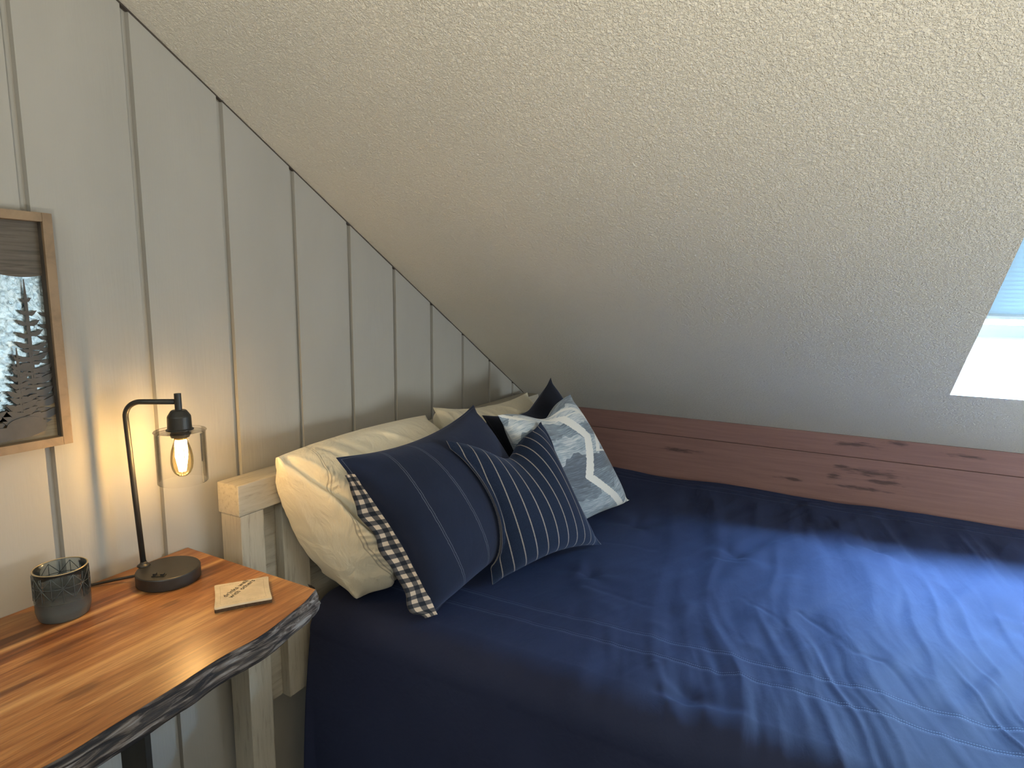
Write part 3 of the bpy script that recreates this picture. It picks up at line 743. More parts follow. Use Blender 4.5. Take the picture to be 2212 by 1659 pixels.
# ------------------------------------------------------------------ framed wall art
def build_picture():
    y1, z0, z1, W = 0.603, 1.128, 1.552, 0.33
    y0 = y1-W; X0, X1 = 0.004, 0.030; fw = 0.016
    p = thing('framed_wall_art', 'wood framed wall art of pine tree cutouts over grey metal and weathered boards', 'wall art', (0.004, (y0+y1)/2, z0))
    for nm, a in (('right', (X0, X1, y1-fw, y1, z0, z1)), ('left', (X0, X1, y0, y0+fw, z0, z1)), ('top', (X0, X1, y0+fw, y1-fw, z1-fw, z1)), ('bottom', (X0, X1, y0+fw, y1-fw, z0, z0+fw))):
        bm = bmesh.new(); add_box(bm, *a, 0.0012); reparent(obj('frame_bar', bm, MT['oak']), p)
    ya, yb, za, zb = y0+fw, y1-fw, z0+fw, z1-fw
    bm = bmesh.new(); add_box(bm, 0.005, 0.009, ya, yb, za, zb); e = reparent(obj('metal_sheet', bm, MT['galv']), p); e['label'] = 'shiny mottled galvanised metal sky'
    # upper board with wavy lower edge, lower boards with hill outline
    def cut(name, pts, x0, x1, m):
        bm = bmesh.new(); a = [bm.verts.new((x1, y, z)) for y, z in pts]; b = [bm.verts.new((x0, y, z)) for y, z in pts]
        bm.faces.new(a); bm.faces.new(b[::-1]); k = len(a)
        for i in range(k): bm.faces.new([a[i], a[(i+1) % k], b[(i+1) % k], b[i]])
        bmesh.ops.triangulate(bm, faces=[f for f in bm.faces if len(f.verts) > 4])
        return reparent(obj(name, bm, m), p)
    # pixels of the photograph were read as (y, z) on the wall
    top = [(ya, zb), (yb, zb), (yb, 1.442)]
    for k in range(1, 30):
        t = k/29; y = yb+(ya-yb)*t; top.append((y, 1.4415 - 0.004*math.sin(t*14) + 0.004*t))
    cut('upper_board', top, 0.009, 0.013, MT['darkwood'])
    low = [(ya, za), (yb, za), (yb, 1.222), (0.580, 1.223), (0.566, 1.219), (0.555, 1.205), (0.545, 1.192), (0.53, 1.186), (0.51, 1.184)]
    low += [(ya, 1.180)]
    cut('lower_boards', low, 0.009, 0.013, MT['greywood'])
    bm = bmesh.new(); add_box(bm, 0.009, 0.024, yb-.0012, yb-.0002, za, zb); reparent(obj('inner_lip', bm, MT['crack']), p)
    def tree(cy, zb_, zt, w, seed, x0, name='pine_cutout'):
        rd = random.Random(seed); h = zt-zb_
        bm = bmesh.new()
        cnt = [0]
        def poly(pts):
            cnt[0] += 1; dx_ = cnt[0]*0.00004
            a = [bm.verts.new((x0+.0014+dx_, y, z)) for y, z in pts]; b = [bm.verts.new((x0, y, z)) for y, z in pts]
            bm.faces.new(a); bm.faces.new(b[::-1]); k = len(a)
            for i in range(k): bm.faces.new([a[i], a[(i+1) % k], b[(i+1) % k], b[i]])
        poly([(cy-.0040, zb_), (cy+.0040, zb_), (cy+.0032, zb_+h*.5), (cy+.0024, zt-.035), (cy+.0006, zt), (cy-.0006, zt), (cy-.0024, zt-.035), (cy-.0032, zb_+h*.5)])
        n = 11
        for i in range(n):
            t = i/(n-1)
            z = zt-h*(0.15+0.80*t)
            L = w*(0.20+0.80*t**0.8)
            for sgn in (-1, 1):
                l = L*rd.uniform(.78, 1.08); dr = rd.uniform(-.002, .003)+l*rd.uniform(-.25, -.05)*-1*(1 if t < .75 else .2)
                tk = 0.0042+0.0040*t
                zc = z+rd.uniform(-.003, .003)
                tip = (cy+sgn*l, zc+l*.30+.001)
                poly([(cy, zc+tk*.5), (cy+sgn*l*.35, zc+tk*.8-.001), (cy+sgn*l*.62, zc+l*.10+tk*.75), tip, (cy+sgn*l*.7, zc+dr*.15-tk*.35), (cy+sgn*l*.45, zc-tk*.9), (cy+sgn*l*.22, zc-tk*.75), (cy, zc-tk)])
                if t > .3:
                    z2 = zc-tk*1.2; l2 = l*.55
                    poly([(cy, z2), (cy+sgn*l2*.5, z2+.001), (cy+sgn*l2, z2-.001+dr*.3), (cy+sgn*l2*.6, z2-.006), (cy, z2-.005)])
        return reparent(obj(name, bm, MT['cutout']), p)
    tree(0.5555, 1.178, 1.434, 0.046, 3, 0.0135)
    tree(0.5325, 1.165, 1.314, 0.032, 5, 0.0165)
    tree(0.592, 1.190, 1.40, 0.030, 8, 0.0155) if False else None
    tree(0.582, 1.205, 1.372, 0.022, 11, 0.0113) if False else None
    tree(0.470, 1.160, 1.40, 0.040, 15, 0.0150)
    tree(0.415, 1.160, 1.33, 0.034, 17, 0.0135)
    tree(0.350, 1.160, 1.42, 0.036, 19, 0.0145)
    # partial tree cut off by the frame, and the hill below the trees
    bm = bmesh.new(); rd = random.Random(4)
    for i in range(8):
        z = 1.372-i*0.0215; l = 0.012+0.0165*i/7*1.2; tk = .006
        pts = [(yb-.001, z+tk*.6), (yb-l*.5, z+tk*.4), (yb-l, z+.004+rd.uniform(-.002, .003)), (yb-l*.6, z-tk*.6), (yb-.001, z-tk)]
        a = [bm.verts.new((0.0132, y, zz)) for y, zz in pts]; b = [bm.verts.new((0.0112, y, zz)) for y, zz in pts]
        bm.faces.new(a); bm.faces.new(b[::-1])
        for q in range(5): bm.faces.new([a[q], a[(q+1) % 5], b[(q+1) % 5], b[q]])
    reparent(obj('pine_cutout', bm, MT['cutout']), p)
    hill = [(0.567, 1.168)]
    for k in range(20):
        a = math.pi*k/19; hill.append((0.535+0.030*math.cos(a), 1.174+0.015*math.sin(a)))
    hill += [(0.44, 1.180), (0.38, 1.172), (ya+.001, 1.180), (ya+.001, 1.150), (0.45, 1.152), (0.50, 1.150), (0.54, 1.152), (0.562, 1.158)]
    cut('hill_cutout', hill, 0.0188, 0.0205, MT['cutout'])
def galv_mat():
    m = mat('galvanised_metal', (0.6, 0.65, 0.7), 0.3, 0.9); t = NT(m)
    c = t.coords(); v = t.n('ShaderNodeTexVoronoi'); v.inputs['Scale'].default_value = 130; t.l(c, v.inputs['Vector'])
    n_ = t.noise(c, 90, 5, 0.6, 1.0)
    t.col(t.ramp(n_, [(0.38, (0.22, 0.29, 0.34)), (0.5, (0.42, 0.53, 0.60)), (0.62, (0.66, 0.79, 0.88))]))
    t.l(t.ramp(n_, [(0.3, (.25,)*3), (0.7, (.5,)*3)]), t.b.inputs['Roughness']); t.nor(t.bump(n_, 0.5, 0.003)); return m
def wood_mat(name, a, b, c_, axis_scale=(30, 3, 60)):
    m = mat(name, a, 0.6); t = NT(m); g = t.noise(t.coords(scale=axis_scale), 3, 6, 0.6, 0.8)
    t.col(t.ramp(g, [(0.32, a), (0.5, b), (0.7, c_)])); t.nor(t.bump(g, 0.3, 0.001)); return m
MT['galv'] = galv_mat()
MT['oak'] = wood_mat('oak_frame', (0.19, 0.130, 0.078), (0.24, 0.165, 0.10), (0.28, 0.195, 0.12), (40, 8, 8))
MT['darkwood'] = wood_mat('weathered_dark_board', (0.045, 0.038, 0.03), (0.085, 0.07, 0.055), (0.12, 0.10, 0.08))
MT['greywood'] = wood_mat('weathered_tan_board', (0.14, 0.10, 0.055), (0.26, 0.19, 0.11), (0.33, 0.25, 0.15))
MT['cutout'] = simple_noise_mat('dark_grey_metal', (0.045, 0.040, 0.036), (0.060, 0.052, 0.046), 40, 0.5, 0.2)
build_picture()

# ------------------------------------------------------------------ bed: headboard, rails
def build_bed():
    b = thing('bed', 'whitewashed wooden bed with a square-edged headboard against the panelled wall', 'bed', (1.1, 1.75, 0.0))
    bm = bmesh.new(); add_box(bm, 0.040, 0.055, 0.99, 2.36, 0.35, 0.895, .002)   # panel behind pillows
    h = reparent(obj('headboard', bm, MT['head']), b)
    def sub(name, *a):
        bm = bmesh.new(); add_box(bm, *a, 0.003); o = obj(name, bm, MT['post' if name in ('post', 'slat') else 'head']); o.parent = h
        o.matrix_parent_inverse = Matrix.Translation(b.location).inverted() if False else Matrix.Identity(4)
        return o
    sub('top_rail', 0.030, 0.104, 0.897, 2.46, 0.898, 0.972)
    sub('post', 0.034, 0.103, 0.900, 0.965, 0.0, 0.8975)
    sub('post', 0.034, 0.103, 2.39, 2.455, 0.0, 0.8975)
    sub('slat', 0.0555, 0.085, 1.035, 1.12, 0.35, 0.8975)
    for (x0, x1, y0, y1, z0, z1, nm) in ((0.104, 2.55, 1.145, 1.17, 0.2, 0.38, 'side_rail'), (0.104, 2.55, 2.53, 2.555, 0.2, 0.38, 'side_rail'), (2.52, 2.55, 1.17, 2.53, 0.2, 0.40, 'foot_rail')):
        bm = bmesh.new(); add_box(bm, x0, x1, y0, y1, z0, z1, .003); reparent(obj(nm, bm, MT['head']), b)
    for (x, y) in ((2.50, 1.16), (2.50, 2.49)):
        bm = bmesh.new(); add_box(bm, x, x+.05, y, y+.05, 0, .2, .002); reparent(obj('leg', bm, MT['head']), b)
build_bed()

# ------------------------------------------------------------------ comforter
def comforter_z(x, y):
    """height of the quilt's upper face (also used to seat the pillows)"""
    x = np.asarray(x, float); y = np.asarray(y, float)
    z = 0.600 + 0.010*fbm(x*2.2, y*2.2, 11, 3)
    # long soft folds, stronger towards the foot where the photograph shows them
    amp = np.clip((x-0.45)/0.7, 0.1, 1)*np.clip((2.62-y)/0.25, 0.2, 1)
    u = x + 0.22*(y-1.2) + 0.05*vnoise(x*3, y*2.5, 31); v = y
    z = z + amp*(0.0060*ridge(u*6.0, v*1.3, 21, 2) + 0.0035*vnoise(u*15, v*3.0, 22) + 0.0024*vnoise(u*24, v*4, 24) + 0.0022*vnoise((x-.45*y)*22, v*4.0, 27))
    u2 = x - 0.5*y
    z = z + amp*0.0035*ridge(u2*6, (x+y)*1.5, 41, 2)
    # tight diagonal creases gathered along the stitched rows
    c_ = x + 0.33*y + 0.012*vnoise(x*7, y*7, 91)
    band = np.exp(-((y-1.38)/0.27)**4)*np.clip((x-.75)/.5, 0, 1)
    z = z + band*(0.0034*(ridge(c_*20, y*2.4, 92, 1)-.4) + 0.0018*vnoise(c_*46, y*5.0, 93))
    c2 = x + 0.09*y + 0.010*vnoise(x*6, y*6, 94)
    b2 = np.clip((y-1.45)/.2, 0, 1)*np.clip((2.40-y)/.12, 0, 1)*np.clip((x-.85)/.4, 0, 1)
    z = z + b2*(0.0024*(ridge(c2*15, y*1.6, 95, 1)-.4) + 0.0012*vnoise(c2*34, y*5.0, 96))
    # the far edge is pushed up against the knee wall
    z = z + 0.046*np.clip((y-1.80)/.70, 0, 1)**1.6
    for hgt, wid, pl in CREASES:
        dmin = np.full_like(z, 9.0); xw = x+0.010*vnoise(x*13, y*13, 78); yw = y+0.010*vnoise(x*13, y*13, 79)
        for (xa, ya), (xb, yb) in zip(pl, pl[1:]):
            L2 = (xb-xa)**2+(yb-ya)**2; tt = np.clip(((xw-xa)*(xb-xa)+(yw-ya)*(yb-ya))/L2, 0, 1)
            dmin = np.minimum(dmin, np.hypot(xw-xa-tt*(xb-xa), yw-ya-tt*(yb-ya)))
        z = z + hgt*(0.55 if hgt < 0 else 1)*(0.7+0.5*vnoise(x*14, y*14, 77))*np.exp(-(dmin/(wid*1.35))**2)
    # tufts
    for tx, ty in TUFTS:
        r = np.hypot(x-tx, y-ty); ang = np.arctan2(y-ty, x-tx)
        z = z - 0.010*np.exp(-(r/0.026)**2) + 0.003*np.exp(-(r/0.14)**2)*np.cos(ang*5+tx*9)*(r/.1).clip(0, 1)
    # puckers between and beside the two rows of stitching
    for ys_ in (STY0, STY1):
        yl = ys_ + 0.045*(x-0.4)
        z = z - 0.0016*np.exp(-((y-yl)/0.005)**2)
    yl = (STY0+STY1)/2 + 0.045*(x-0.4)
    z = z + 0.0016*np.exp(-((y-yl)/0.10)**4)*vnoise(x*40 + y*14, y*6, 51)*np.clip((x-.4)/.5, 0.15, 1)
    yf = 2.535 - 0.0*(x)
    z = z - 0.0025*np.exp(-((y-yf)/0.006)**2) - 0.0025*np.exp(-((y-yf+.045)/0.006)**2)
    return z
CREASES = [(0.006, 0.02, [(1.144, 2.078), (1.077, 1.796), (0.997, 1.605), (0.958, 1.434)]),
    (0.005, 0.018, [(1.217, 1.877), (1.149, 1.719), (1.152, 1.468)]),
    (-0.003, 0.007, [(1.109, 1.696), (1.225, 1.587)]),
    (-0.005, 0.007, [(1.257, 1.689), (1.383, 1.549), (1.433, 1.54), (1.502, 1.403)]),
    (-0.006, 0.009, [(1.005, 1.924), (1.088, 1.925)]),
    (-0.006, 0.010, [(1.016, 1.189), (1.087, 1.182), (1.18, 1.199)]),
    (0.004, 0.010, [(0.984, 1.265), (1.038, 1.184), (1.086, 1.13)]),
    (-0.003, 0.008, [(1.287, 2.396), (1.386, 2.181)]),
    (0.005, 0.020, [(0.635, 1.753), (0.684, 1.526), (0.83, 1.46)]),
    (-0.003, 0.008, [(0.627, 1.856), (0.818, 1.901)]),
    (-0.004, 0.009, [(0.707, 1.539), (0.897, 1.527)])]
TUFTS = [(1.054, 1.954), (0.695, 1.623), (1.076, 1.200), (0.70, 2.05), (1.45, 2.2), (1.80, 1.9)]
STY0, STY1 = 1.275, 1.352
def build_comforter():
    q = None
    xs = np.linspace(0.112, 2.60, 640)
    YE, RO, ZLOW = 1.085, 0.085, 0.06
    # path across the bed from the knee-wall edge to the hanging near edge
    path = []
    for t in np.linspace(0, 1, 8): a = t*math.pi/2; path.append((2.582+0.018*math.cos(a), 0.575+0.025*math.sin(a)-0.0, math.cos(a), math.sin(a), 0.3*math.sin(a)))
    for y in np.linspace(2.580, YE+RO, 400)[1:]: path.append((y, 0.600, 0, 1, 1))
    for t in np.linspace(0, 1, 26)[1:]: a = math.pi/2*t; path.append((YE+RO-RO*math.sin(a), 0.600-RO+RO*math.cos(a), -math.sin(a), math.cos(a), 1-t))
    z0 = 0.600-RO
    for z in np.linspace(z0, ZLOW, 110)[1:]: path.append((YE-0.035*math.sin((z0-z)/(z0-ZLOW)*1.5), z, -1, 0, -(z0-z)))
    P = np.zeros((len(path), len(xs), 3)); UV = np.zeros((len(path), len(xs), 2))
    py, pz, ny, nz_, kk = [np.array(c) for c in zip(*path)]
    X, Y = np.meshgrid(xs, py)
    top = comforter_z(X, Y) - 0.600
    w = np.clip(kk, 0, 1)[:, None]
    edge_wob = 0.012*vnoise(X*4.5, X*0+2, 61)+0.006*vnoise(X*11, X*0, 62)
    side = np.clip(-kk, 0, 1)[:, None]
    hang = side*0.09*(ridge(X*3.6, Y*0+side*.6, 71, 2)-.4) + np.clip(side*6, 0, 1)*0.010*vnoise(X*9, side*3, 72)
    far = np.clip((Y-2.50)/.09, 0, 1); lift = (0.046*np.ones_like(Y))*(1-w)*(Y > 2.5)
    dn = top*w + hang
    P[..., 0] = X
    P[..., 1] = py[:, None] + ny[:, None]*dn + far*(edge_wob-.012)
    P[..., 2] = pz[:, None] + lift + nz_[:, None]*dn + far*0.010*vnoise(X*3.3, X*0, 64)
    # head end drops beside the pillows
    s = np.cumsum(np.r_[0, np.hypot(np.diff(py), np.diff(pz))])
    UV[..., 0] = X; UV[..., 1] = Y
    UV[..., 1] = np.where(kk[:, None] < 0, YE-side, Y)
    o = grid_mesh('comforter', P, MT['navy'], uv=UV, thick=0.024)
    o.modifiers['thickness'].offset = -1
    tag(o, 'navy blue comforter with double stitched rows spread over the bed', 'comforter')
    return o
def navy_mat():
    m, t = fabric('navy_cotton', (0.022, 0.028, 0.075), 0.06, (0.35, 0.5, 1.0), 700, 0.7, spec=0.12)
    xyz = t.uv(); x, y = xyz[0], xyz[1]
    dash = t.math('SINE', t.math('MULTIPLY', x, 2*math.pi/0.0045))
    dm = t.math('GREATER_THAN', dash, -0.6)
    lines = None
    yl = t.math('SUBTRACT', y, t.math('MULTIPLY', t.math('SUBTRACT', x, 0.4), 0.045))
    for src, c0 in ((yl, STY0), (yl, STY0+.006), (yl, STY1), (yl, STY1+.006), (y, 2.535), (y, 2.529), (y, 2.49), (y, 2.484)):
        d = t.math('LESS_THAN', t.math('ABSOLUTE', t.math('SUBTRACT', src, c0)), 0.0011)
        lines = d if lines is None else t.math('MAXIMUM', lines, d)
    lines = t.math('MULTIPLY', t.math('MULTIPLY', lines, dm), 0.7)
    base = t.ramp(t.noise(t.coords(), 3, 3), [(0.3, (0.0175, 0.0225, 0.053)), (0.7, (0.022, 0.029, 0.066))])
    t.col(t.mix(lines, base, (0.085, 0.105, 0.17)))
    u = t.noise(t.coords(scale=(1, .30, 1), rot=(0, 0, 0.30)), 30, 4, 0.55, 0.5)
    u2 = t.noise(t.coords(scale=(1, .35, 1), rot=(0, 0, -0.45)), 17, 3, 0.5, 0.4)
    b1 = t.bump(u, 0.25, 0.007, t.nb); b2 = t.bump(u2, 0.15, 0.010, b1); t.nor(b2)
    return m
MT['navy'] = navy_mat()
build_comforter()

# ------------------------------------------------------------------ pillows: inflated cloth
def inflate(w, h, nx, ny, press, iters=260, seed=0, mask=None, slack=1.0):
    """two square cloths sewn at the rim and blown up; returns (2, nx, ny, 3) points centred on 0"""
    rs = np.random.RandomState(seed)
    X, Y = np.meshgrid(np.linspace(-w/2, w/2, nx), np.linspace(-h/2, h/2, ny), indexing='ij')
    P = np.zeros((2, nx, ny, 3)); P[..., 0] = X; P[..., 1] = Y
    nzv = 0.002*rs.randn(nx, ny); P[0, ..., 2] = 0.004+nzv*.3; P[1, ..., 2] = -0.004+nzv*.3
    P[:, 0, :, 2] = P[:, -1, :, 2] = 0; P[:, :, 0, 2] = P[:, :, -1, 2] = 0
    V = np.zeros_like(P); hx = w/(nx-1)*slack; hy = h/(ny-1)*slack; hd = math.hypot(hx, hy)
    rim = np.zeros((nx, ny), bool); rim[0] = rim[-1] = True; rim[:, 0] = rim[:, -1] = True
    m = np.ones((nx, ny)) if mask is None else mask(X/w+.5, Y/h+.5)
    def con(a, b, L, k):
        d = b-a; l = np.sqrt((d*d).sum(-1, keepdims=True))+1e-9
        c = d*((l-L)/l*0.5*k); return c
    for it in range(iters):
        prevP = P.copy()
        Pn = np.zeros_like(P)
        du = np.zeros_like(P); dv = np.zeros_like(P)
        du[:, 1:-1] = P[:, 2:]-P[:, :-2]; dv[:, :, 1:-1] = P[:, :, 2:]-P[:, :, :-2]
        N = np.cross(du, dv); N[1] *= -1
        F = N*(press*m[None, ..., None])
        V = V*0.93 + F
        P = P + V
        for k in range(7):
            for par in (0, 1):
                a, b = P[:, par:-1:2], P[:, par+1::2]; n = min(a.shape[1], b.shape[1])
                c = con(a[:, :n], b[:, :n], hx, 1.0); P[:, par:par+2*n:2][:, :n] += c; P[:, par+1:par+1+2*n:2][:, :n] -= c
                a, b = P[:, :, par:-1:2], P[:, :, par+1::2]; n = min(a.shape[2], b.shape[2])
                c = con(a[:, :, :n], b[:, :, :n], hy, 1.0); P[:, :, par:par+2*n:2][:, :, :n] += c; P[:, :, par+1:par+1+2*n:2][:, :, :n] -= c
            c = con(P[:, :-1, :-1], P[:, 1:, 1:], hd, 0.25); P[:, :-1, :-1] += c; P[:, 1:, 1:] -= c
            c = con(P[:, 1:, :-1], P[:, :-1, 1:], hd, 0.25); P[:, 1:, :-1] += c; P[:, :-1, 1:] -= c
            c = con(P[:, :-2], P[:, 2:], 2*hx, 0.06); P[:, :-2] += c; P[:, 2:] -= c
            c = con(P[:, :, :-2], P[:, :, 2:], 2*hy, 0.06); P[:, :, :-2] += c; P[:, :, 2:] -= c
            mid = P[:, rim].mean(0); mid[:, 2] *= 0.6; P[0, rim] = mid; P[1, rim] = mid
        V = (P-prevP)
    for _ in range(22):
        Q = P.copy(); Q[:, 1:-1, 1:-1] = (P[:, 1:-1, 1:-1]*4+P[:, :-2, 1:-1]+P[:, 2:, 1:-1]+P[:, 1:-1, :-2]+P[:, 1:-1, 2:])/8
        for e in (Q[:, 0], Q[:, -1], Q[:, :, 0], Q[:, :, -1]):
            e[:, 1:-1] = e[:, 1:-1]*.5 + (e[:, :-2]+e[:, 2:])*.25
        P = Q
    return P
def refine(P):
    """double the resolution of an (nx, ny, 3) sheet smoothly"""
    def up(A, ax):
        A = np.moveaxis(A, ax, 0); n = A.shape[0]
        B = np.zeros((2*n-1,)+A.shape[1:]); B[::2] = A
        mid = (A[:-1]+A[1:])/2
        mid[1:-1] = (-A[:-3]+9*A[1:-2]+9*A[2:-1]-A[3:])/16
        B[1::2] = mid; return np.moveaxis(B, 0, ax)
    return up(up(P, 0), 1)
def place_pillow(P, corners, bulge=1.0, chop=0.0, post=None, fill=0.0, rnd=0.0):
    """map the inflated cloth on four corner points (bottom-left, bottom-right, top-right, top-left seen from the front)"""
    BL, BR, TR, TL = [np.array(c, float) for c in corners]
    cx = P[0, -1, 0, 0]*.5+P[0, -1, -1, 0]*.5; cy = P[0, 0, -1, 1]*.5+P[0, -1, -1, 1]*.5
    s = P[..., 0]/cx*.5+.5; t = P[..., 1]/cy*.5+.5
    if fill:
        sl, sr = s[:, :1], s[:, -1:]; tl, tr = t[:, :, :1], t[:, :, -1:]
        s, t = s*(1-fill)+fill*(s-sl)/(sr-sl), t*(1-fill)+fill*(t-tl)/(tr-tl)
    if rnd:
        a_, b_ = 2*s-1, 2*t-1
        s, t = (a_*np.sqrt(1-rnd*np.clip(b_*b_, 0, 1)/2)+1)/2, (b_*np.sqrt(1-rnd*np.clip(a_*a_, 0, 1)/2)+1)/2
    n = np.cross(BR-BL, TL-BL); n /= np.linalg.norm(n)
    s_, t_ = s[..., None], t[..., None]
    Q = BL*(1-s_)*(1-t_)+BR*s_*(1-t_)+TR*s_*t_+TL*(1-s_)*t_
    zz = P[..., 2]*bulge
    Q = Q + n*zz[..., None]
    if chop:
        g = np.exp(-((s-.5)/.20)**2)*np.clip((t-.35)/.65, 0, 1)**2
        up = ((TL-BL)+(TR-BR))/2; up /= np.linalg.norm(up)
        Q = Q - up*(g*chop)[..., None] - n*(zz*g*1.2)[..., None]*.5
    if post is not None: Q = post(Q, s, t, n)
    return Q
def pillow_mesh(name, Q, m_front, m_back=None, parent=None):
    """one closed mesh: front and back sheet share the rim"""
    F, K = refine(refine(Q[0])), refine(refine(Q[1])); nx, ny = F.shape[:2]
    idf = np.arange(nx*ny).reshape(nx, ny); rim = np.zeros((nx, ny), bool); rim[0] = rim[-1] = True; rim[:, 0] = rim[:, -1] = True
    idb = np.full((nx, ny), -1); idb[rim] = idf[rim]; inner = ~rim; idb[inner] = nx*ny + np.arange(inner.sum())
    verts = np.concatenate([F.reshape(-1, 3), K[inner]])
    def faces(i, flip):
        q = np.stack([i[:-1, :-1], i[1:, :-1], i[1:, 1:], i[:-1, 1:]], -1).reshape(-1, 4)
        return q[:, ::-1] if flip else q
    f = np.concatenate([faces(idf, False), faces(idb, True)])
    me = bpy.data.meshes.new(name); me.from_pydata(verts.tolist(), [], f.tolist())
    uu, vv = np.meshgrid(np.linspace(0, 1, nx), np.linspace(0, 1, ny), indexing='ij')
    uvv = np.zeros((len(verts), 2)); uvv[:nx*ny] = np.stack([uu, vv], -1).reshape(-1, 2); uvv[nx*ny:] = np.stack([uu[inner], vv[inner]], -1)
    l = me.uv_layers.new(name='UVMap'); vi = np.empty(len(me.loops), int); me.loops.foreach_get('vertex_index', vi)
    l.data.foreach_set('uv', uvv[vi].astype(np.float32).ravel())
    o = link(name, me, m_front, parent, True)
    o.cycles.shadow_terminator_geometry_offset = 0.2; o.cycles.shadow_terminator_offset = 0.15
    if m_back is not None:
        me.materials.append(m_back); nf = len(f)//2
        me.polygons.foreach_set('material_index', [0]*nf+[1]*(len(f)-nf))
    return o
HB = 0.005; HY0, HZ0, HNY, HNZ = 0.85, 0.55, 360, 130
HMAP = np.full((HNY, HNZ), 0.106)          # how far forward the pile already reaches at each (y, z)
def hsample(y, z):
    H = HMAP
    for _ in range(2):
        H = (H + np.roll(H, 1, 0)+np.roll(H, -1, 0)+np.roll(H, 1, 1)+np.roll(H, -1, 1))/5
    fy = np.clip((y-HY0)/HB-.5, 0, HNY-1.01); fz = np.clip((z-HZ0)/HB-.5, 0, HNZ-1.01)
    a = fy.astype(int); b = fz.astype(int); fy = fy-a; fz = fz-b
    return (H[a, b]*(1-fy)+H[a+1, b]*fy)*(1-fz) + (H[a, b+1]*(1-fy)+H[a+1, b+1]*fy)*fz
def settle(Q, s, t, n):
    """rest on the quilt, keep off the headboard and lie in front of what is already there"""
    Q = Q.copy()
    zmin = comforter_z(Q[..., 0], Q[..., 1]) + 0.004
    r = 0.012
    z = Q[..., 2]
    Q[..., 2] = np.where(z < zmin+r, zmin + r*np.exp(np.clip((z-zmin-r)/r, -30, 0)), z)
    iy = np.clip(((Q[..., 1]-HY0)/HB).astype(int), 0, HNY-1); iz = np.clip(((Q[..., 2]-HZ0)/HB).astype(int), 0, HNZ-1)
    H = hsample(Q[..., 1], Q[..., 2])
    e = np.clip(np.minimum(np.minimum(s, 1-s), np.minimum(t, 1-t))/.12, 0, 1)
    gap = np.stack([0.016*e[0], 0*e[0]]) if Q.shape[0] == 2 else 0
    return np.stack([np.maximum(Q[..., 0], H+0.004+gap), Q[..., 1], Q[..., 2]], -1)
def which_front(Q):
    return Q if Q[0, ..., 0].mean() >= Q[1, ..., 0].mean() else Q[::-1]
def add_to_pile(Q):
    F = refine(refine(Q[0])).reshape(-1, 3); K = refine(refine(Q[1])).reshape(-1, 3)
    A_ = np.concatenate([F, K])
    iy = np.clip(((A_[:, 1]-HY0)/HB).astype(int), 0, HNY-1); iz = np.clip(((A_[:, 2]-HZ0)/HB).astype(int), 0, HNZ-1)
    G = np.full_like(HMAP, -1.0); np.maximum.at(G, (iy, iz), A_[:, 0])
    D = G.copy()
    for a in (-1, 0, 1):
        for b in (-1, 0, 1): D = np.maximum(D, np.roll(np.roll(G, a, 0), b, 1))
    HMAP[:] = np.maximum(HMAP, D)
on_bed = settle

def stripes_mat():
    m, t = fabric('navy_striped_cotton', (0.012, 0.020, 0.045), 0.15, (0.4, 0.5, 0.8), 800)
    u = t.uv()
    ph = t.math('FRACT', t.math('ADD', t.math('MULTIPLY', u[0], 12.0), 0.5))
    wv = t.math('MULTIPLY', t.math('SUBTRACT', t.noise(t.coords(), 500, 2), 0.5), 0.05)
    d = t.math('ABSOLUTE', t.math('SUBTRACT', t.math('ADD', ph, wv), 0.5))
    on = t.math('LESS_THAN', d, 0.045)
    base = t.ramp(t.noise(t.coords(), 500, 2), [(0.35, (0.005, 0.010, 0.026)), (0.65, (0.012, 0.021, 0.049))])
    t.col(t.mix(t.math('MULTIPLY', on, 0.9), base, (0.30, 0.265, 0.24)))
    return m
def sham_mat(name, base, a, b, line=0.10):
    m, t = fabric(name, base, 0.15, (0.5, 0.6, 1.0), 800, fold=0.10)
    u = t.uv(); lines = None
    wv = t.math('MULTIPLY', t.math('SUBTRACT', t.noise(t.coords(), 60, 2), 0.5), 0.006)
    uu = t.math('ADD', u[0], wv)
    for c0 in (a, a+.008, b, b+.008):
        d = t.math('LESS_THAN', t.math('ABSOLUTE', t.math('SUBTRACT', uu, c0)), 0.0013); lines = d if lines is None else t.math('MAXIMUM', lines, d)
    e = t.math('MINIMUM', t.math('MINIMUM', u[0], t.math('SUBTRACT', 1.0, u[0])), t.math('MINIMUM', u[1], t.math('SUBTRACT', 1.0, u[1])))
    rimline = t.math('LESS_THAN', t.math('ABSOLUTE', t.math('SUBTRACT', e, 0.016)), 0.0015)
    lines = t.math('MAXIMUM', lines, rimline)
    c = t.ramp(t.noise(t.coords(), 4, 3), [(0.3, tuple(v*.85 for v in base)), (0.7, tuple(v*1.15 for v in base))])
    t.col(t.mix(t.math('MULTIPLY', lines, 0.8), c, (line, line*1.1, line*1.35)))
    return m
def gingham_mat():
    m, t = fabric('gingham_cotton', (0.6, 0.5, 0.4), 0.2)
    u = t.uv()
    a = t.math('GREATER_THAN', t.math('FRACT', t.math('MULTIPLY', u[0], 1.0)), 0.5)
    b = t.math('GREATER_THAN', t.math('FRACT', t.math('MULTIPLY', u[1], 1.0)), 0.5)
    s = t.math('MULTIPLY', t.math('ADD', a, b), 0.5)
    t.col(t.ramp(s, [(0.0, (0.58, 0.45, 0.34)), (0.34, (0.09, 0.08, 0.078)), (0.75, (0.012, 0.014, 0.022))], 'CONSTANT'))
    return m
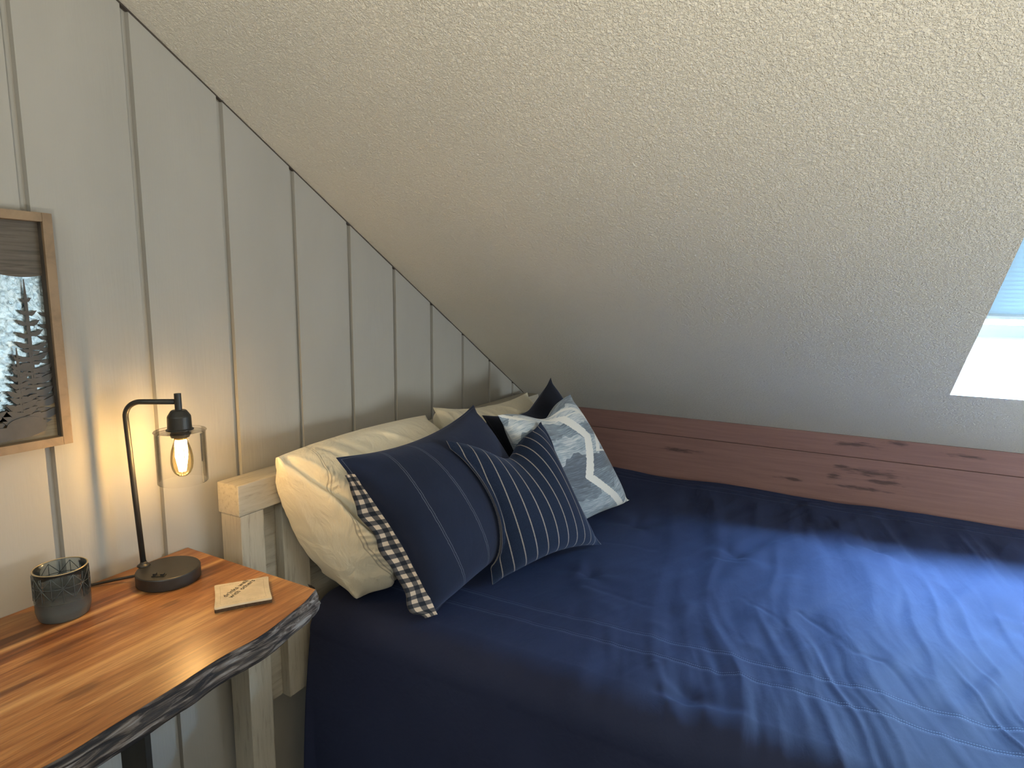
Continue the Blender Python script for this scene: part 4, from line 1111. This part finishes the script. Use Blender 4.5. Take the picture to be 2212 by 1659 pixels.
def ivory_mat():
    m, t = fabric('ivory_cotton', (0.72, 0.64, 0.48), 0.2, (1, 1, 1), 900, 0.8, fold=0.0)
    u = t.uv()
    f = t.noise(t.coords(scale=(1, 1, 0.5)), 16, 4, 0.55, 1.6)
    cr_ = t.ramp(t.noise(t.coords(scale=(1, .6, 1)), 11, 3, .5, 1.8), [(0.44, (0,)*3), (0.5, (1,)*3), (0.56, (0,)*3)])
    b1 = t.bump(f, 0.45, 0.012, t.nb); b2 = t.bump(cr_, 0.05, 0.003, b1)
    # hem rows near the open end, with puckers
    pk = t.math('MULTIPLY', t.math('SINE', t.math('MULTIPLY', u[1], 190.0)), t.math('LESS_THAN', t.math('ABSOLUTE', t.math('SUBTRACT', u[0], 0.165)), 0.014))
    b3 = t.bump(pk, 0.25, 0.0025, b2); t.nor(b3)
    ln = None
    for c0 in (0.150, 0.158):
        d = t.math('LESS_THAN', t.math('ABSOLUTE', t.math('SUBTRACT', u[0], c0)), 0.0016); ln = d if ln is None else t.math('MAXIMUM', ln, d)
    base = t.ramp(t.noise(t.coords(), 5, 3), [(0.3, (0.80, 0.73, 0.57)), (0.7, (0.85, 0.78, 0.62))])
    t.col(t.mix(t.math('MULTIPLY', ln, 0.6), base, (0.30, 0.26, 0.20)))
    return m
def abstract_mat():
    m, t = fabric('blue_grey_woven', (0.3, 0.36, 0.42), 0.3, (1, 1, 1), 500)
    tc = t.n('ShaderNodeTexCoord'); uvv = tc.outputs['UV']; u = t.sep(uvv)
    def mp(scale, loc=(0, 0, 0)):
        q = t.n('ShaderNodeMapping'); q.inputs['Scale'].default_value = scale; q.inputs['Location'].default_value = loc; t.l(uvv, q.inputs[0]); return q.outputs[0]
    wob = t.noise(mp((1.3, 1.0, 1)), 2.0, 3, 0.6)
    vv = t.math('ADD', t.math('MULTIPLY', u[1], 8.0), t.math('MULTIPLY', wob, 3.2))
    cell = t.math('FLOOR', vv); wn = t.n('ShaderNodeTexWhiteNoise', noise_dimensions='1D'); t.l(t.math('ADD', cell, 7.0), wn.inputs['W'])
    streak = t.noise(mp((6, 120, 1)), 1.6, 4, 0.65); patchy = t.noise(mp((3, 14, 1)), 1.5, 3, 0.5)
    k = t.math('ADD', t.math('MULTIPLY', wn.outputs['Value'], 0.78), t.math('ADD', t.math('MULTIPLY', t.math('SUBTRACT', streak, 0.5), 1.7), t.math('MULTIPLY', t.math('SUBTRACT', patchy, 0.5), 0.7)))
    base = t.ramp(k, [(0.0, (0.10, 0.12, 0.155)), (0.30, (0.17, 0.21, 0.26)), (0.52, (0.27, 0.34, 0.41)), (0.70, (0.45, 0.50, 0.55)), (0.95, (0.66, 0.67, 0.66))])
    ivory = (0.74, 0.73, 0.70)
    # three zig-zag ivory bands running up the cushion
    def band_line(pts, wdt):
        # piecewise linear u(v)
        cv = t.n('ShaderNodeFloatCurve'); c = cv.mapping.curves[0]
        while len(c.points) < len(pts): c.points.new(0.5, 0.5)
        for p_, (v_, u_) in zip(c.points, pts): p_.location = (v_, u_); p_.handle_type = 'VECTOR'
        cv.mapping.update(); t.l(u[1], cv.inputs['Value'])
        j = t.math('MULTIPLY', t.math('SUBTRACT', t.noise(mp((60, 60, 1)), 1.0, 2), 0.5), 0.03)
        return t.math('LESS_THAN', t.math('ABSOLUTE', t.math('ADD', t.math('SUBTRACT', u[0], cv.outputs[0]), j)), wdt)
    l1 = band_line([(0, .66), (.08, .80), (.25, .66), (.44, .47), (.66, .68), (.85, .61), (1, .38)], 0.042)
    l2 = band_line([(0, 1), (.5, 1), (.56, .70), (.72, .93), (.86, .80), (1, .45)], 0.036)
    l3 = band_line([(0, .84), (.15, .93), (.30, 1.0), (.8, 1.0), (.9, .20), (1, .02)], 0.034)
    l = t.math('MAXIMUM', t.math('MAXIMUM', l1, l2), l3)
    t.col(t.mix(l, base, ivory))
    return m
MT['stripe'] = stripes_mat()
MT['sham'] = sham_mat('navy_sham', (0.011, 0.015, 0.033), 0.20, 0.36, 0.10)
MT['sham2'] = sham_mat('black_sham', (0.008, 0.009, 0.014), 0.20, 0.36, 0.03)
MT['ging'] = gingham_mat(); MT['ivory'] = ivory_mat(); MT['abstract'] = abstract_mat()

def pinch_mask(x, y): return np.ones_like(x)
def sleeve_mask(x, y): return np.clip((x-0.10)/0.10, 0.10, 1)

def build_pillows():
    # ivory sleeping pillows standing against the headboard
    base = inflate(0.80, 0.52, 74, 48, 0.55, 240, 3, sleeve_mask)
    def slump(Q, s, t, n):
        f = 0.015*ridge(s*7+t*1.5, t*2.2-s, 83, 2)*np.clip((.45-s)/.3, .15, 1) + 0.004*vnoise(s*12, t*7, 85)
        f = f + 0.009*fbm(s*15+t*2, t*8-s*3, 87, 3)*np.clip((.34-s)/.2, 0.12, 1)*(1.25-.6*t)
        for hgt, wid, pl in ((0.017, .022, [(.03, .93), (.055, .62), (.085, .34), (.13, .08)]), (-0.012, .016, [(.075, .93), (.10, .60), (.125, .34), (.17, .10)]),
                             (0.012, .018, [(.13, .52), (.19, .30), (.26, .12)]), (-0.010, .014, [(.17, .50), (.225, .28), (.29, .12)]),
                             (-0.008, .02, [(.30, .97), (.36, .80), (.44, .72)]), (0.010, .022, [(.52, .98), (.60, .84), (.72, .80)]), (-0.008, .016, [(.20, .985), (.23, .86), (.30, .76)])):
            dmin = np.full_like(s, 9.0); sw = s+.012*vnoise(s*9, t*9, 88); tw = t+.02*vnoise(s*9, t*9, 89)
            for (xa, ya), (xb, yb) in zip(pl, pl[1:]):
                tt = np.clip(((sw-xa)*(xb-xa)+(tw-ya)*(yb-ya))/((xb-xa)**2+(yb-ya)**2), 0, 1)
                dmin = np.minimum(dmin, np.hypot(sw-xa-tt*(xb-xa), (tw-ya-tt*(yb-ya))*.65))
            f = f + 1.5*hgt*np.exp(-(dmin/wid)**2)
        f[1] *= -1
        e = np.clip(np.minimum(np.minimum(s, 1-s), np.minimum(t, 1-t))/.06, 0, 1)
        return on_bed(Q + n*(f*e)[..., None], s, t, n)
    Q = place_pillow(base, ((0.235, 1.110, 0.605), (0.225, 1.74, 0.605), (0.135, 1.585, 1.045), (0.150, 0.930, 1.050)), 0.85, 0.0, slump, 0.9, 0.30)
    o = pillow_mesh('pillow', Q, MT['ivory']); add_to_pile(Q); tag(o, 'ivory sleeping pillow with its open hemmed end towards the lamp', 'pillow', 'ivory pillows against the headboard')
    base2 = inflate(0.76, 0.50, 60, 42, 0.5, 200, 9)
    Q = place_pillow(base2, ((0.22, 1.76, 0.62), (0.21, 2.40, 0.62), (0.150, 2.26, 1.010), (0.145, 1.600, 1.050)), 0.75, 0.0, slump, 0.55, 0.0)
    o = pillow_mesh('pillow', Q, MT['ivory2']); add_to_pile(Q); tag(o, 'ivory sleeping pillow mostly hidden behind the dark pillows in the corner', 'pillow', 'ivory pillows against the headboard')
    b3 = inflate(0.74, 0.54, 70, 50, 0.5, 220, 5)
    b4 = inflate(0.52, 0.50, 56, 54, 0.5, 220, 12)
    # black sham in the corner
    Q = place_pillow(b3, ((0.41, 1.84, 0.610), (0.40, 2.42, 0.610), (0.300, 2.165, 1.095), (0.27, 1.70, 1.02)), 0.60, 0.02, on_bed, 0.2, 0.0)
    root = thing('pillow_sham', 'plain black sham pillow pointing up behind the blue grey cushion', 'pillow', (0.33, 2.1, 0.62), 'dark shams leaning on the ivory pillows')
    reparent(pillow_mesh('sham_cover', Q, MT['sham2']), root); add_to_pile(Q)
    # navy sham
    Q = place_pillow(b3, ((0.440, 1.185, 0.610), (0.450, 1.80, 0.610), (0.275, 1.640, 1.065), (0.335, 0.975, 1.055)), 0.72, 0.0, on_bed, 0.5, 0.0)
    root = thing('pillow_sham', 'navy sham pillow with pale double stitching and a gingham underside, leaning on the ivory pillow', 'pillow', (0.36, 1.4, 0.62), 'dark shams leaning on the ivory pillows')
    reparent(pillow_mesh('sham_cover', Q, MT['sham']), root); HPREV = HMAP.copy(); add_to_pile(Q)
    edge = Q[0, 0]  # left rim, bottom to top
    ne = 60; tt = np.linspace(0.0, 0.90, ne)
    E = np.stack([np.interp(tt, np.linspace(0, 1, len(edge)), edge[:, k]) for k in range(3)], -1)
    rows = []
    for j in range(9):
        f = j/8
        wd = 0.046*np.clip(tt/0.05, .55, 1)*np.clip((0.92-tt)/.25, 0.30, 1)*(1+.10*np.sin(tt*19))
        off = np.array([0.010, 0.008, 0])*(1-f) + np.outer(wd*f, np.array([-0.38, -0.90, -0.02])) + np.outer(np.sin(tt*34+f*2)*0.004*f, np.array([1, 0, 0]))
        rows.append(E+off)
    G = np.array(rows); G[..., 2] = np.maximum(G[..., 2], comforter_z(G[..., 0], G[..., 1])+.004)
    iy = np.clip(((G[..., 1]-HY0)/HB).astype(int), 0, HNY-1); iz = np.clip(((G[..., 2]-HZ0)/HB).astype(int), 0, HNZ-1)
    G[..., 0] = np.maximum(G[..., 0], HPREV[iy, iz]+.003)
    UV = np.zeros(G.shape[:2]+(2,)); UV[..., 0] = np.linspace(0, 1.9, 9)[:, None]; UV[..., 1] = np.linspace(0, 0.50/0.0290, ne)[None, :]
    g = reparent(grid_mesh('gingham_flange', G, MT['ging'], uv=UV, thick=0.003), root); g['label'] = 'black and cream gingham flange'
    bm = bmesh.new(); tube(bm, [Vector(p) for p in Q[0, :, 0][::2]], 0.0022, 8)
    reparent(obj('welt', bm, MT['sham'], smooth=True), root)
    # blue grey cushion
    Q = place_pillow(b4[:, ::-1]*np.array([-1, 1, 1]), ((0.500, 1.80, 0.610), (0.615, 2.255, 0.61), (0.44, 2.035, 1.065), (0.395, 1.575, 1.060)), 0.62, 0.050, on_bed, 0.6, 0.10)
    o = pillow_mesh('throw_pillow', Q, MT['abstract']); add_to_pile(Q); tag(o, 'square blue grey woven cushion with ivory zigzag bands beside the knee wall', 'pillow', 'square cushions')
    # striped cushion
    Q = place_pillow(b4, ((0.490, 1.400, 0.610), (0.655, 1.820, 0.610), (0.47, 1.735, 1.015), (0.405, 1.300, 1.035)), 0.75, 0.070, on_bed, 0.30, 0.0)
    o = pillow_mesh('throw_pillow', Q, MT['stripe']); tag(o, 'square navy cushion with thin beige stripes at the front of the pile', 'pillow', 'square cushions')
def ivory2():
    m = MT['ivory'].copy(); m.name = 'ivory_cotton_plain'; return m
MT['ivory2'] = ivory2()
build_pillows()
